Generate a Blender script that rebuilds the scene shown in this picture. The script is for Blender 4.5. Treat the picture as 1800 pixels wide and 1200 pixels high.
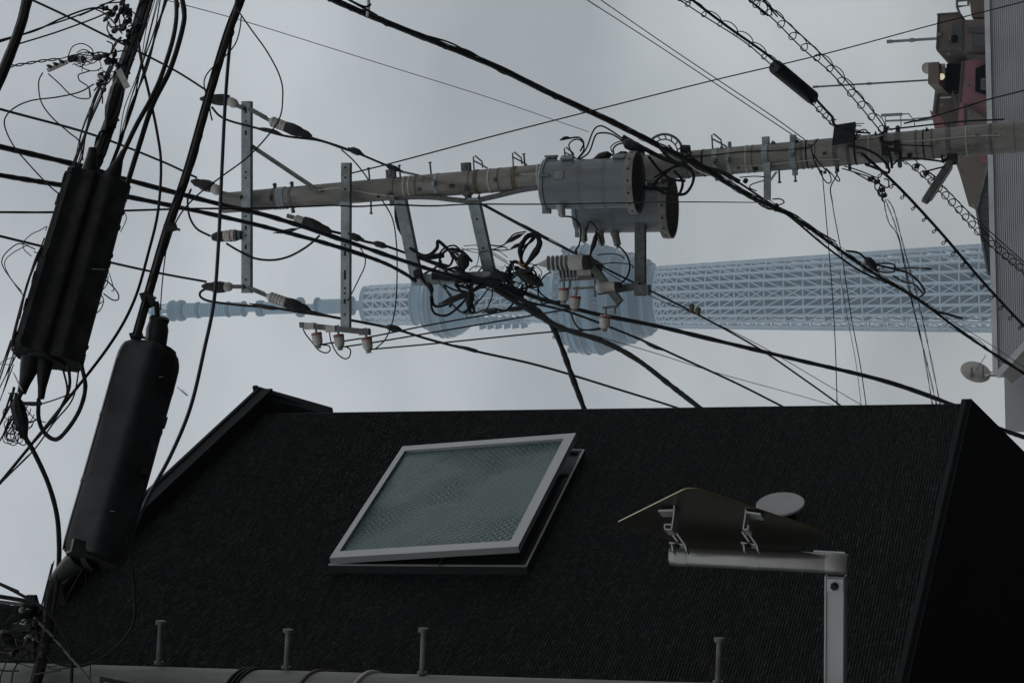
import bpy, bmesh, math, random
from mathutils import Vector, Matrix
V = Vector
random.seed(7)
PI = math.pi
sc = bpy.context.scene
for o in list(bpy.data.objects):
    bpy.data.objects.remove(o)
COL = sc.collection

# ------------------------------------------------------------------ camera
# The photograph is turned on its side: the picture's left is up in the world.
THETA, ROLL, FPX = math.radians(16.4), 0.0227, 4000.0
C0 = V((0, 0, 1.6))
Fw = V((0, math.cos(THETA), math.sin(THETA)))
_U = V((0, -math.sin(THETA), math.cos(THETA)))
_R = V((1, 0, 0))
Uc = _U * math.cos(ROLL) + _R * math.sin(ROLL)
Rc = _R * math.cos(ROLL) - _U * math.sin(ROLL)
cam = bpy.data.cameras.new('camera')
cam.lens, cam.sensor_width, cam.sensor_fit = 80.0, 36.0, 'HORIZONTAL'
cam.clip_start, cam.clip_end = 0.1, 6000.0
camo = bpy.data.objects.new('camera', cam)
COL.objects.link(camo)
M = Matrix((-Uc, Rc, -Fw)).transposed().to_4x4()
M.translation = C0
camo.matrix_world = M
sc.camera = camo

# ------------------------------------------------------------------ sky, sun, exposure
SUN_EL, SUN_AZ = math.radians(58), math.radians(32)
w = bpy.data.worlds.new('World')
sc.world = w
w.use_nodes = True
nt = w.node_tree
nt.nodes.clear()
N = nt.nodes.new
L = nt.links.new
out = N('ShaderNodeOutputWorld')
bg = N('ShaderNodeBackground')
bg.inputs['Strength'].default_value = 0.1
sky = N('ShaderNodeTexSky')
sky.sky_type = 'NISHITA'
sky.sun_disc = False
sky.sun_elevation = SUN_EL
sky.sun_rotation = SUN_AZ
tc = N('ShaderNodeTexCoord')
sep = N('ShaderNodeSeparateXYZ')
L(tc.outputs['Generated'], sep.inputs[0])
el = N('ShaderNodeValToRGB')                       # overcast: warm grey low, blue grey higher
el.color_ramp.elements[0].position = 0.0
el.color_ramp.elements[0].color = (3.95, 3.95, 3.85, 1)
el.color_ramp.elements[1].position = 0.55
el.color_ramp.elements[1].color = (4.62, 4.76, 4.95, 1)
e = el.color_ramp.elements.new(0.22)
e.color = (4.15, 4.27, 4.3, 1)
L(sep.outputs['Z'], el.inputs[0])
n1 = N('ShaderNodeTexNoise')
n1.inputs['Scale'].default_value = 5.5
n1.inputs['Detail'].default_value = 5.0
n1.inputs['Roughness'].default_value = 0.45
mp = N('ShaderNodeMapping')
mp.inputs['Location'].default_value = (0.4, 2.9, 1.3)
mp.inputs['Scale'].default_value = (1.0, 1.0, 1.6)
L(tc.outputs['Generated'], mp.inputs[0])
L(mp.outputs[0], n1.inputs['Vector'])
rm = N('ShaderNodeMapRange')
rm.inputs['From Min'].default_value = 0.36
rm.inputs['From Max'].default_value = 0.64
rm.inputs['To Min'].default_value = 0.78
rm.inputs['To Max'].default_value = 1.26
L(n1.outputs['Fac'], rm.inputs['Value'])
ml = N('ShaderNodeVectorMath')
ml.operation = 'SCALE'
L(el.outputs['Color'], ml.inputs[0])
L(rm.outputs[0], ml.inputs['Scale'])
mx = N('ShaderNodeMix')
mx.data_type = 'RGBA'
mx.inputs['Factor'].default_value = 0.96
L(sky.outputs[0], mx.inputs['A'])
L(ml.outputs[0], mx.inputs['B'])
L(mx.outputs['Result'], bg.inputs['Color'])
L(bg.outputs[0], out.inputs['Surface'])

sun = bpy.data.lights.new('sun', 'SUN')
sun.energy, sun.angle, sun.color = 0.5, math.radians(30), (1.0, 0.97, 0.93)
suno = bpy.data.objects.new('sun', sun)
COL.objects.link(suno)
sd = V((math.sin(SUN_AZ) * math.cos(SUN_EL), math.cos(SUN_AZ) * math.cos(SUN_EL), math.sin(SUN_EL)))
suno.rotation_euler = sd.to_track_quat('Z', 'Y').to_euler()
suno.location = (20, 20, 60)

vs = sc.view_settings
vs.view_transform, vs.look, vs.exposure, vs.gamma = 'Standard', 'None', 0.22, 1.0
vs.use_curve_mapping = False
sc.cycles.volume_bounces = 1
sc.cycles.max_bounces = 6
sc.cycles.use_denoising = True
sc.cycles.use_adaptive_sampling = False

# ------------------------------------------------------------------ picture -> place
def ray(px, py):
    return Fw + Rc * ((600 - py) / FPX) + Uc * ((900 - px) / FPX)
def P(px, py, Y):
    """the point at forward distance Y that the photograph shows at (px, py)"""
    r = ray(px, py)
    return C0 + r * (Y / r.y)
def SC(px, py, Y):
    """metres per photograph pixel there"""
    return Y / ray(px, py).y / FPX
def onplane(px, py, p0, n):
    r = ray(px, py)
    return C0 + r * ((p0 - C0).dot(n) / r.dot(n))

# ------------------------------------------------------------------ materials
def mat(name, col, rough=0.6, metal=0.0, var=0.25, vscale=8.0, bump=0.0, bscale=60.0, spec=0.5, dirt_glint=None, dscale=2.0, stretch=None):
    m = bpy.data.materials.new(name)
    m.use_nodes = True
    t = m.node_tree
    b = t.nodes['Principled BSDF']
    b.inputs['Roughness'].default_value = rough
    b.inputs['Metallic'].default_value = metal
    b.inputs['Specular IOR Level'].default_value = spec
    g = t.nodes.new('ShaderNodeNewGeometry')
    src = g.outputs['Position']
    if stretch:
        k = t.nodes.new('ShaderNodeMapping')
        k.inputs['Scale'].default_value = stretch
        t.links.new(src, k.inputs[0])
        src = k.outputs[0]
    n = t.nodes.new('ShaderNodeTexNoise')
    n.inputs['Scale'].default_value = vscale
    n.inputs['Detail'].default_value = 6
    t.links.new(src, n.inputs['Vector'])
    r = t.nodes.new('ShaderNodeMapRange')
    r.inputs['From Min'].default_value, r.inputs['From Max'].default_value = 0.3, 0.7
    r.inputs['To Min'].default_value, r.inputs['To Max'].default_value = 1 - var, 1 + var
    t.links.new(n.outputs['Fac'], r.inputs['Value'])
    s = t.nodes.new('ShaderNodeVectorMath')
    s.operation = 'SCALE'
    s.inputs[0].default_value = col
    t.links.new(r.outputs[0], s.inputs['Scale'])
    last = s.outputs[0]
    if dirt_glint:
        n2 = t.nodes.new('ShaderNodeTexNoise')
        n2.inputs['Scale'].default_value = dscale
        n2.inputs['Detail'].default_value = 8
        n2.inputs['Roughness'].default_value = 0.65
        t.links.new(src, n2.inputs['Vector'])
        r2 = t.nodes.new('ShaderNodeMapRange')
        r2.inputs['From Min'].default_value, r2.inputs['From Max'].default_value = 0.5, 0.68
        r2.inputs['To Max'].default_value = 0.75
        t.links.new(n2.outputs['Fac'], r2.inputs['Value'])
        x = t.nodes.new('ShaderNodeMix')
        x.data_type = 'RGBA'
        t.links.new(r2.outputs[0], x.inputs['Factor'])
        t.links.new(last, x.inputs['A'])
        x.inputs['B'].default_value = (*dirt_glint, 1)
        last = x.outputs['Result']
    t.links.new(last, b.inputs['Base Color'])
    if bump:
        n3 = t.nodes.new('ShaderNodeTexNoise')
        n3.inputs['Scale'].default_value = bscale
        n3.inputs['Detail'].default_value = 4
        t.links.new(src, n3.inputs['Vector'])
        bp = t.nodes.new('ShaderNodeBump')
        bp.inputs['Strength'].default_value = bump
        bp.inputs['Distance'].default_value = 0.01
        t.links.new(n3.outputs['Fac'], bp.inputs['Height'])
        t.links.new(bp.outputs[0], b.inputs['Normal'])
    return m

MT = dict(
    black=mat('cable_black', (0.007, 0.007, 0.0075), 0.6, var=0.4, vscale=20, bump=0.25, bscale=90, spec=0.22),
    maroon=mat('cable_maroon', (0.020, 0.009, 0.011), 0.55, var=0.3, vscale=20, spec=0.25),
    navy=mat('cable_navy', (0.018, 0.024, 0.045), 0.45, var=0.3, vscale=20),
    greycable=mat('cable_grey', (0.10, 0.10, 0.10), 0.6, var=0.3, vscale=20),
    rubber=mat('rubber_black', (0.008, 0.0083, 0.0085), 0.5, var=0.35, vscale=9, bump=0.3, bscale=40, dirt_glint=(0.026, 0.027, 0.027), dscale=14, spec=0.25),
    boxgrey=mat('closure_plastic', (0.021, 0.025, 0.027), 0.5, spec=0.3, var=0.3, vscale=7, bump=0.2, bscale=30, dirt_glint=(0.045, 0.05, 0.05), dscale=9),
    concrete=mat('pole_concrete', (0.235, 0.228, 0.208), 0.9, var=0.22, vscale=6.0, bump=0.5, bscale=60, dirt_glint=(0.095, 0.089, 0.077), dscale=4.5, stretch=(1.8, 1.8, 0.55)),
    nearconcrete=mat('near_pole_concrete', (0.20, 0.20, 0.195), 0.85, var=0.15, vscale=9.0, bump=0.35, bscale=120, dirt_glint=(0.10, 0.10, 0.095), dscale=5, stretch=(1.6, 1.6, 0.5)),
    galv=mat('galvanised_steel', (0.25, 0.29, 0.305), 0.5, 0.55, var=0.2, vscale=14, bump=0.1, bscale=120, dirt_glint=(0.13, 0.13, 0.12), dscale=5),
    galvdark=mat('weathered_steel', (0.12, 0.13, 0.13), 0.6, 0.4, var=0.3, vscale=20, dirt_glint=(0.07, 0.055, 0.04), dscale=9),
    rust=mat('rusty_wire', (0.11, 0.085, 0.05), 0.8, var=0.4, vscale=30),
    tank=mat('transformer_paint', (0.145, 0.172, 0.19), 0.45, var=0.14, vscale=7, bump=0.08, bscale=40, dirt_glint=(0.11, 0.115, 0.118), dscale=6, stretch=(1.6, 1.6, 0.22)),
    flange=mat('transformer_flange', (0.21, 0.205, 0.19), 0.6, var=0.2, vscale=12, dirt_glint=(0.10, 0.08, 0.06), dscale=8),
    darkin=mat('transformer_underside', (0.03, 0.027, 0.024), 0.8, var=0.3, vscale=10),
    porcelain=mat('porcelain', (0.42, 0.41, 0.385), 0.3, var=0.1, vscale=10, dirt_glint=(0.2, 0.185, 0.16), dscale=12),
    porcgrey=mat('grey_porcelain', (0.30, 0.305, 0.295), 0.35, var=0.12, vscale=10, dirt_glint=(0.18, 0.17, 0.15), dscale=12),
    red=mat('red_band', (0.22, 0.06, 0.05), 0.5, var=0.2, vscale=20),
    tag=mat('plastic_tag', (0.42, 0.42, 0.41), 0.5, var=0.15, vscale=30, dirt_glint=(0.2, 0.2, 0.19), dscale=20),
    strap=mat('pale_strap', (0.42, 0.41, 0.37), 0.6, var=0.15, vscale=30),
    orange=mat('orange_tie', (0.30, 0.14, 0.03), 0.6, var=0.2, vscale=30),
    siding=mat('dark_siding', (0.0125, 0.0138, 0.0136), 0.7, var=0.7, vscale=45, dirt_glint=(0.036, 0.038, 0.037), dscale=60, spec=0.15),  # the lighter specks mixed in are painted glints on the ribs
    trim=mat('dark_trim', (0.0075, 0.0087, 0.0095), 0.65, var=0.2, vscale=4, spec=0.12),
    soffit=mat('black_soffit', (0.005, 0.005, 0.005), 0.9, var=0.15, vscale=4, spec=0.1),
    alu=mat('window_aluminium', (0.40, 0.41, 0.41), 0.42, 0.35, var=0.06, vscale=3, bump=0.04, bscale=40),
    aludark=mat('window_frame_dark', (0.028, 0.031, 0.032), 0.5, 0.2, var=0.15, vscale=6),
    room=mat('dark_room', (0.01, 0.01, 0.01), 0.9),
    signback=mat('sign_back_aluminium', (0.085, 0.078, 0.062), 0.35, 0.75, var=0.12, vscale=6, bump=0.03, bscale=30),
    signface=mat('sign_face_yellow', (0.5, 0.36, 0.03), 0.4, var=0.05),
    pipe=mat('sign_pipe', (0.30, 0.30, 0.29), 0.33, 0.8, var=0.08, vscale=20, bump=0.05, bscale=90),
    armm=mat('sign_arm', (0.36, 0.37, 0.37), 0.4, 0.5, var=0.08, vscale=9, stretch=(0.3, 1, 1)),
    ventc=mat('vent_cap', (0.30, 0.30, 0.30), 0.6, var=0.07, vscale=8),
    steel=mat('tower_hazed_white_steel', (0.54, 0.63, 0.71), 0.5, var=0.06, vscale=0.05),  # air's blue is put into the tower's steel, core, deck and mast colours
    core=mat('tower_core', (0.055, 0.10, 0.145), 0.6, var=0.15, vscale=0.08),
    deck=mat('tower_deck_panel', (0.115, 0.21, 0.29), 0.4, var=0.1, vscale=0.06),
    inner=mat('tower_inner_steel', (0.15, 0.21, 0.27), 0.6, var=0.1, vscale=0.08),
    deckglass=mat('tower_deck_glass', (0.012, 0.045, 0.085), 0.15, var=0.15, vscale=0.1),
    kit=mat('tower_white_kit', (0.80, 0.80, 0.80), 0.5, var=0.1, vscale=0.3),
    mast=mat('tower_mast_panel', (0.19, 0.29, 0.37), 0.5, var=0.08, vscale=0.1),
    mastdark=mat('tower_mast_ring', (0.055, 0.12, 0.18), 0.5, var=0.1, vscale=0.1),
    corr=mat('corrugated_steel', (0.46, 0.475, 0.505), 0.55, 0.1, var=0.1, vscale=1.2, dirt_glint=(0.36, 0.375, 0.39), dscale=0.8),
    corrdark=mat('dark_corrugated_steel', (0.05, 0.052, 0.055), 0.6, var=0.2, vscale=2),
    white=mat('white_trim', (0.52, 0.54, 0.56), 0.6, var=0.1, vscale=2, dirt_glint=(0.35, 0.35, 0.34), dscale=1.5),
    plaster=mat('grey_plaster', (0.36, 0.38, 0.395), 0.85, var=0.07, vscale=0.8, bump=0.1, bscale=20),
    beige=mat('beige_soffit', (0.42, 0.40, 0.37), 0.8, var=0.08, vscale=1),
    brown=mat('brown_render', (0.15, 0.125, 0.108), 0.85, var=0.12, vscale=0.7, bump=0.15, bscale=8, dirt_glint=(0.07, 0.058, 0.051), dscale=0.5),
    pink=mat('pink_render', (0.24, 0.115, 0.135), 0.85, var=0.12, vscale=0.7, bump=0.1, bscale=8, dirt_glint=(0.15, 0.072, 0.085), dscale=0.6),
    glassdark=mat('dark_window_glass', (0.03, 0.035, 0.04), 0.12, var=0.1),
    mastgreen=mat('painted_mast', (0.17, 0.24, 0.245), 0.6, var=0.25, vscale=3, dirt_glint=(0.10, 0.09, 0.075), dscale=3),
    dish=mat('satellite_dish', (0.34, 0.32, 0.29), 0.6, var=0.12, vscale=8),
    asphalt=mat('asphalt', (0.05, 0.05, 0.05), 0.9, var=0.25, vscale=3, bump=0.3, bscale=40),
    tubewhite=mat('lamp_diffuser', (0.40, 0.39, 0.35), 0.4, var=0.1, vscale=9, dirt_glint=(0.2, 0.18, 0.14), dscale=10),
)
def glow(name, col, s):
    m = bpy.data.materials.new(name)
    m.use_nodes = True
    b = m.node_tree.nodes['Principled BSDF']
    b.inputs['Emission Color'].default_value = (*col, 1)
    b.inputs['Emission Strength'].default_value = s
    return m
MT['lit'] = glow('lit_lamp', (1.0, 0.9, 0.6), 0.45)

def dash_siding():
    # every short dash of the cladding has its own tone, kept in a mesh attribute
    m = MT['siding']
    t = m.node_tree
    b = t.nodes['Principled BSDF']
    a = t.nodes.new('ShaderNodeAttribute')
    a.attribute_name = 'tone'
    x = t.nodes.new('ShaderNodeVectorMath')
    x.operation = 'SCALE'
    l = b.inputs['Base Color'].links[0].from_socket
    t.links.new(l, x.inputs[0])
    t.links.new(a.outputs['Fac'], x.inputs['Scale'])
    t.links.new(x.outputs[0], b.inputs['Base Color'])
dash_siding()

# patterned glass of the roof-side window: fine diagonal ripples
def ripple_glass():
    m = bpy.data.materials.new('patterned_glass')
    m.use_nodes = True
    t = m.node_tree
    b = t.nodes['Principled BSDF']
    b.inputs['Base Color'].default_value = (0.032, 0.08, 0.07, 1)
    b.inputs['Roughness'].default_value = 0.2
    b.inputs['Specular IOR Level'].default_value = 0.4
    g = t.nodes.new('ShaderNodeTexCoord')
    hs = []
    for rot, s in ((0.9, 9.5), (-0.75, 8.0)):
        k = t.nodes.new('ShaderNodeMapping')
        k.inputs['Rotation'].default_value = (0, 0, rot)
        t.links.new(g.outputs['UV'], k.inputs[0])
        wv = t.nodes.new('ShaderNodeTexWave')
        wv.inputs['Scale'].default_value = s
        wv.inputs['Distortion'].default_value = 2.5
        wv.inputs['Detail'].default_value = 3
        wv.inputs['Detail Scale'].default_value = 2.5
        t.links.new(k.outputs[0], wv.inputs['Vector'])
        hs.append(wv.outputs['Fac'])
    nn = t.nodes.new('ShaderNodeTexNoise')
    nn.inputs['Scale'].default_value = 130
    t.links.new(g.outputs['UV'], nn.inputs['Vector'])
    a = t.nodes.new('ShaderNodeMath')
    a.operation = 'MULTIPLY'
    t.links.new(hs[0], a.inputs[0])
    t.links.new(hs[1], a.inputs[1])
    a2 = t.nodes.new('ShaderNodeMath')
    a2.operation = 'ADD'
    t.links.new(a.outputs[0], a2.inputs[0])
    t.links.new(nn.outputs['Fac'], a2.inputs[1])
    pt_ = t.nodes.new('ShaderNodeTexNoise')            # relief strength varies over the pane so glints show in patches
    pt_.inputs['Scale'].default_value = 1.5
    pt_.inputs['Detail'].default_value = 2
    t.links.new(g.outputs['UV'], pt_.inputs['Vector'])
    pr2 = t.nodes.new('ShaderNodeMapRange')
    pr2.inputs['From Min'].default_value, pr2.inputs['From Max'].default_value = 0.40, 0.66
    pr2.inputs['To Min'].default_value, pr2.inputs['To Max'].default_value = 0.10, 0.6
    t.links.new(pt_.outputs['Fac'], pr2.inputs['Value'])
    bp = t.nodes.new('ShaderNodeBump')
    t.links.new(pr2.outputs[0], bp.inputs['Strength'])
    bp.inputs['Distance'].default_value = 0.02
    t.links.new(a2.outputs[0], bp.inputs['Height'])
    t.links.new(bp.outputs[0], b.inputs['Normal'])
    return m
MT['ripple'] = ripple_glass()

# ------------------------------------------------------------------ mesh building
class MB:
    def __init__(s):
        s.v, s.f, s.sm = [], [], []
    def add(s, vs, fs, smooth=False):
        k = len(s.v)
        s.v += [V(p) for p in vs]
        s.f += [tuple(i + k for i in f) for f in fs]
        s.sm += [smooth] * len(fs)
        return s
    def box(s, c, a, b, d):
        c, a, b, d = V(c), V(a), V(b), V(d)
        vs = [c + a * i + b * j + d * k for i in (-1, 1) for j in (-1, 1) for k in (-1, 1)]
        return s.add(vs, [(0, 1, 3, 2), (4, 6, 7, 5), (0, 4, 5, 1), (2, 3, 7, 6), (0, 2, 6, 4), (1, 5, 7, 3)])
    def bar(s, p0, p1, wv, hv):
        """box between two points; wv, hv are full cross vectors"""
        p0, p1 = V(p0), V(p1)
        return s.box((p0 + p1) / 2, (p1 - p0) / 2, V(wv) / 2, V(hv) / 2)
    def channel(s, p0, p1, wv, hv, t):
        """C section: web across wv, flanges along hv"""
        p0, p1, wv, hv = V(p0), V(p1), V(wv), V(hv)
        w_, h_ = wv.length, hv.length
        wu, hu = wv / w_, hv / h_
        pr = [(-.5 * w_, 0), (.5 * w_, 0), (.5 * w_, h_), (.5 * w_ - t, h_), (.5 * w_ - t, t), (-.5 * w_ + t, t), (-.5 * w_ + t, h_), (-.5 * w_, h_)]
        a = [p0 + wu * x + hu * y for x, y in pr]
        b = [p1 + wu * x + hu * y for x, y in pr]
        n = 8
        fs = [(i, (i + 1) % n, n + (i + 1) % n, n + i) for i in range(n)]
        caps = [(0, 1, 4, 5), (1, 2, 3, 4), (0, 5, 6, 7)]
        fs += caps + [tuple(n + i for i in reversed(c)) for c in caps]
        return s.add(a + b, fs)
    def prism(s, pts, vec):
        pts = [V(p) for p in pts]
        n = len(pts)
        vs = pts + [p + V(vec) for p in pts]
        return s.add(vs, [tuple(range(n)), tuple(range(2 * n - 1, n - 1, -1))] + [(i, (i + 1) % n, n + (i + 1) % n, n + i) for i in range(n)])
    def loft(s, a, b):
        n = len(a)
        return s.add(list(a) + list(b), [tuple(range(n)), tuple(range(2 * n - 1, n - 1, -1))] + [(i, (i + 1) % n, n + (i + 1) % n, n + i) for i in range(n)])
    def tube(s, pts, r, n=8, closed=False):
        pts = [V(p) for p in pts]
        m = len(pts)
        rs = r if isinstance(r, (list, tuple)) else [r] * m
        nrm = None
        vs = []
        for i, p in enumerate(pts):
            if closed:
                t = pts[(i + 1) % m] - pts[i - 1]
            else:
                t = pts[min(i + 1, m - 1)] - pts[max(i - 1, 0)]
            t = t.normalized() if t.length > 1e-9 else V((0, 0, 1))
            if nrm is None:
                q = V((0, 0, 1)) if abs(t.z) < 0.9 else V((1, 0, 0))
                nrm = (q - t * q.dot(t)).normalized()
            else:
                nrm = nrm - t * nrm.dot(t)
                nrm = nrm.normalized() if nrm.length > 1e-9 else t.orthogonal().normalized()
            bn = t.cross(nrm)
            for k in range(n):
                a = 2 * PI * k / n
                vs.append(p + (nrm * math.cos(a) + bn * math.sin(a)) * rs[i])
        fs = []
        for i in range(m if closed else m - 1):
            j = (i + 1) % m
            for k in range(n):
                k2 = (k + 1) % n
                fs.append((i * n + k, i * n + k2, j * n + k2, j * n + k))
        s.add(vs, fs, True)
        if not closed:
            b0 = len(s.v) - m * n
            s.f += [tuple(b0 + k for k in reversed(range(n))), tuple(b0 + (m - 1) * n + k for k in range(n))]
            s.sm += [False, False]
        return s
    def lathe(s, p, d, prof, n=24, a0=0.0):
        """prof: [(distance along d, radius)]"""
        p, d = V(p), V(d).normalized()
        x = d.orthogonal().normalized() if abs(d.z) < 0.99 else V((1, 0, 0))
        x = (x - d * x.dot(d)).normalized()
        y = d.cross(x)
        vs, fs = [], []
        for t, r in prof:
            for k in range(n):
                a = a0 + 2 * PI * k / n
                vs.append(p + d * t + (x * math.cos(a) + y * math.sin(a)) * max(r, 1e-4))
        for i in range(len(prof) - 1):
            for k in range(n):
                k2 = (k + 1) % n
                fs.append((i * n + k, i * n + k2, (i + 1) * n + k2, (i + 1) * n + k))
        s.add(vs, fs, True)
        b0 = len(s.v) - len(prof) * n
        s.f += [tuple(b0 + k for k in reversed(range(n))), tuple(b0 + (len(prof) - 1) * n + k for k in range(n))]
        s.sm += [False, False]
        return s
    def sweep(s, p0, p1, ex, ey, sec, prof, smooth=False):
        """section sec [(a, b)] along p0->p1, prof [(t 0..1, scale)]"""
        n = len(sec)
        vs, fs = [], []
        for t, k in prof:
            c = p0.lerp(p1, t)
            vs += [c + (ex * a + ey * b) * k for a, b in sec]
        for i in range(len(prof) - 1):
            for j in range(n):
                j2 = (j + 1) % n
                fs.append((i * n + j, i * n + j2, (i + 1) * n + j2, (i + 1) * n + j))
        fs += [tuple(reversed(range(n))), tuple((len(prof) - 1) * n + j for j in range(n))]
        return s.add(vs, fs, smooth)
    def mesh(s, name, off=V((0, 0, 0)), sharp=38):
        me = bpy.data.meshes.new(name)
        me.from_pydata([p - off for p in s.v], [], s.f)
        me.polygons.foreach_set('use_smooth', s.sm)
        bm = bmesh.new()
        bm.from_mesh(me)
        bmesh.ops.recalc_face_normals(bm, faces=bm.faces)
        bm.to_mesh(me)
        bm.free()
        me.set_sharp_from_angle(angle=math.radians(sharp))
        return me

WM = {}
def tag(o, label=None, cat=None, group=None, kind=None):
    if label: o['label'] = label
    if cat: o['category'] = cat
    if group: o['group'] = group
    if kind: o['kind'] = kind
    return o
def thing(name, loc, label, cat, group=None):
    """an Empty at the base of a thing; its parts hang under it"""
    o = bpy.data.objects.new(name, None)
    COL.objects.link(o)
    o.empty_display_size = 0.1
    o.location = V(loc)
    WM[o] = Matrix.Translation(V(loc))
    return tag(o, label, cat, group)
def mk(name, mb, m, parent=None, label=None, cat=None, group=None, kind=None):
    """one mesh object from world-space geometry"""
    if parent is None:
        lo = [min(p[i] for p in mb.v) for i in range(3)]
        hi = [max(p[i] for p in mb.v) for i in range(3)]
        off = V(((lo[0] + hi[0]) / 2, (lo[1] + hi[1]) / 2, lo[2]))
        o = bpy.data.objects.new(name, mb.mesh(name, off))
        o.location = off
        WM[o] = Matrix.Translation(off)
    else:
        base = WM[parent].translation
        o = bpy.data.objects.new(name, mb.mesh(name, base))
        o.parent = parent
        WM[o] = Matrix.Translation(base)
    o.data.materials.append(MT[m])
    COL.objects.link(o)
    return tag(o, label, cat, group, kind)
def put(name, me, mtx, parent):
    """a part that shares mesh data, placed by a world matrix"""
    o = bpy.data.objects.new(name, me)
    COL.objects.link(o)
    o.parent = parent
    o.matrix_local = WM[parent].inverted() @ mtx
    WM[o] = mtx
    return o
def frame(o, z, x):
    """matrix with its local z along z and x near x, at o"""
    z = V(z).normalized()
    x = V(x)
    x = (x - z * x.dot(z)).normalized()
    y = z.cross(x)
    m = Matrix((x, y, z)).transposed().to_4x4()
    m.translation = o
    return m

def crom(pts, sub=8):
    if len(pts) < 3:
        return [pts[0].lerp(pts[-1], i / sub) for i in range(sub + 1)]
    q = [pts[0] * 2 - pts[1]] + pts + [pts[-1] * 2 - pts[-2]]
    r = []
    for i in range(1, len(q) - 2):
        a, b, c, d = q[i - 1:i + 3]
        for k in range(sub):
            t = k / sub
            r.append(0.5 * ((2 * b) + (c - a) * t + (2 * a - 5 * b + 4 * c - d) * t * t + (3 * b - a - 3 * c + d) * t ** 3))
    r.append(pts[-1])
    return r
def path(px, Y0, Y1, sub=8, ext=True):
    """photograph points to a smooth run in space; 1/Y runs evenly, as on a straight span"""
    cum = [0.0]
    for a, b in zip(px, px[1:]):
        cum.append(cum[-1] + math.hypot(b[0] - a[0], b[1] - a[1]))
    k = [t / cum[-1] for t in cum]
    pts = []
    for p, t in zip(px, k):
        Y = p[2] if len(p) > 2 else 1 / ((1 - t) / Y0 + t / Y1)
        pts.append(P(p[0], p[1], Y))
    # spans that leave the view run on, those that pass behind the dark house run on behind it
    for i, j in ((0, 1), (-1, -2)):
        x, y = px[i][0], px[i][1]
        d = (pts[i] - C0).dot(Fw)
        run = 0
        if y < 0 or x < 0 or x > 1800: run = 2.2 if d < 9 else 7.0
        elif y > 735 and d > 20: run = 4.0
        if not ext or (y > 1000 and d < 9): run = 0
        if run:
            e_ = pts[i] + (pts[i] - pts[j]).normalized() * run
            pts.insert(0 if i == 0 else len(pts), e_)
    return crom(pts, sub)
def lumpy(n, r, amt):
    rs, k = [], 0.0
    for i in range(n):
        k = k * 0.4 + random.uniform(-1, 1) * 0.6
        rs.append(r * (1 + amt * k))
    return rs
def cable(name, label, cat, px, Y0, Y1, wpx, m='black', group=None, parent=None, lump=0.0, sub=8, n=8):
    pts = path(px, Y0, Y1, sub, name not in ('tag_strip', 'small_loop', 'wire_loop'))
    r = wpx / 2 * SC(px[0][0], px[0][1], Y0)
    mb = MB().tube(pts, lumpy(len(pts), r, lump) if lump else r, n)
    return mk(name, mb, m, parent, label, cat, group)
def spindle(mb, pts, r, n=8):
    """a sleeve that swells in the middle"""
    c = crom([V(p) for p in pts], 6)
    k = len(c) - 1
    mb.tube(c, [r * max(0.25, min(1.0, 3.2 * min(i, k - i) / k)) for i in range(k + 1)], n)
    return mb
# ================================================================== ground
mb = MB().box((0, 690, -0.15), (680, 0, 0), (0, 740, 0), (0, 0, 0.15))
mk('street', mb, 'asphalt', kind='structure')

# ================================================================== broadcast tower far down the street
TY = 1300.0
def ty(px): return 547 - (px - 290) * 0.0283
TX0 = P(1150, ty(1150), TY).x
def tz(px): return P(px, ty(px), TY).z
def tr(px, r): return r * SC(px, ty(px), TY)
def tax(z): return V((TX0, TY, z))
tower = thing('broadcast_tower', tax(0), 'tall pale blue lattice broadcast tower with two round observation decks, fading in haze', 'tower')
def cyl(z, r, a):
    """a = 0 faces the camera"""
    return V((TX0 + r * math.sin(a), TY - r * math.cos(a), z))
def srad(px): return tr(px, 52.5 + (px - 1150) / 595 * 24.5)
mk('core', MB().lathe(tax(0), (0, 0, 1), [(0, srad(2080) * .58), (tz(1150), srad(1150) * .6), (tz(990), tr(990, 25)), (tz(735), tr(735, 20)), (tz(645), tr(645, 16))], 20), 'core', tower)

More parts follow.
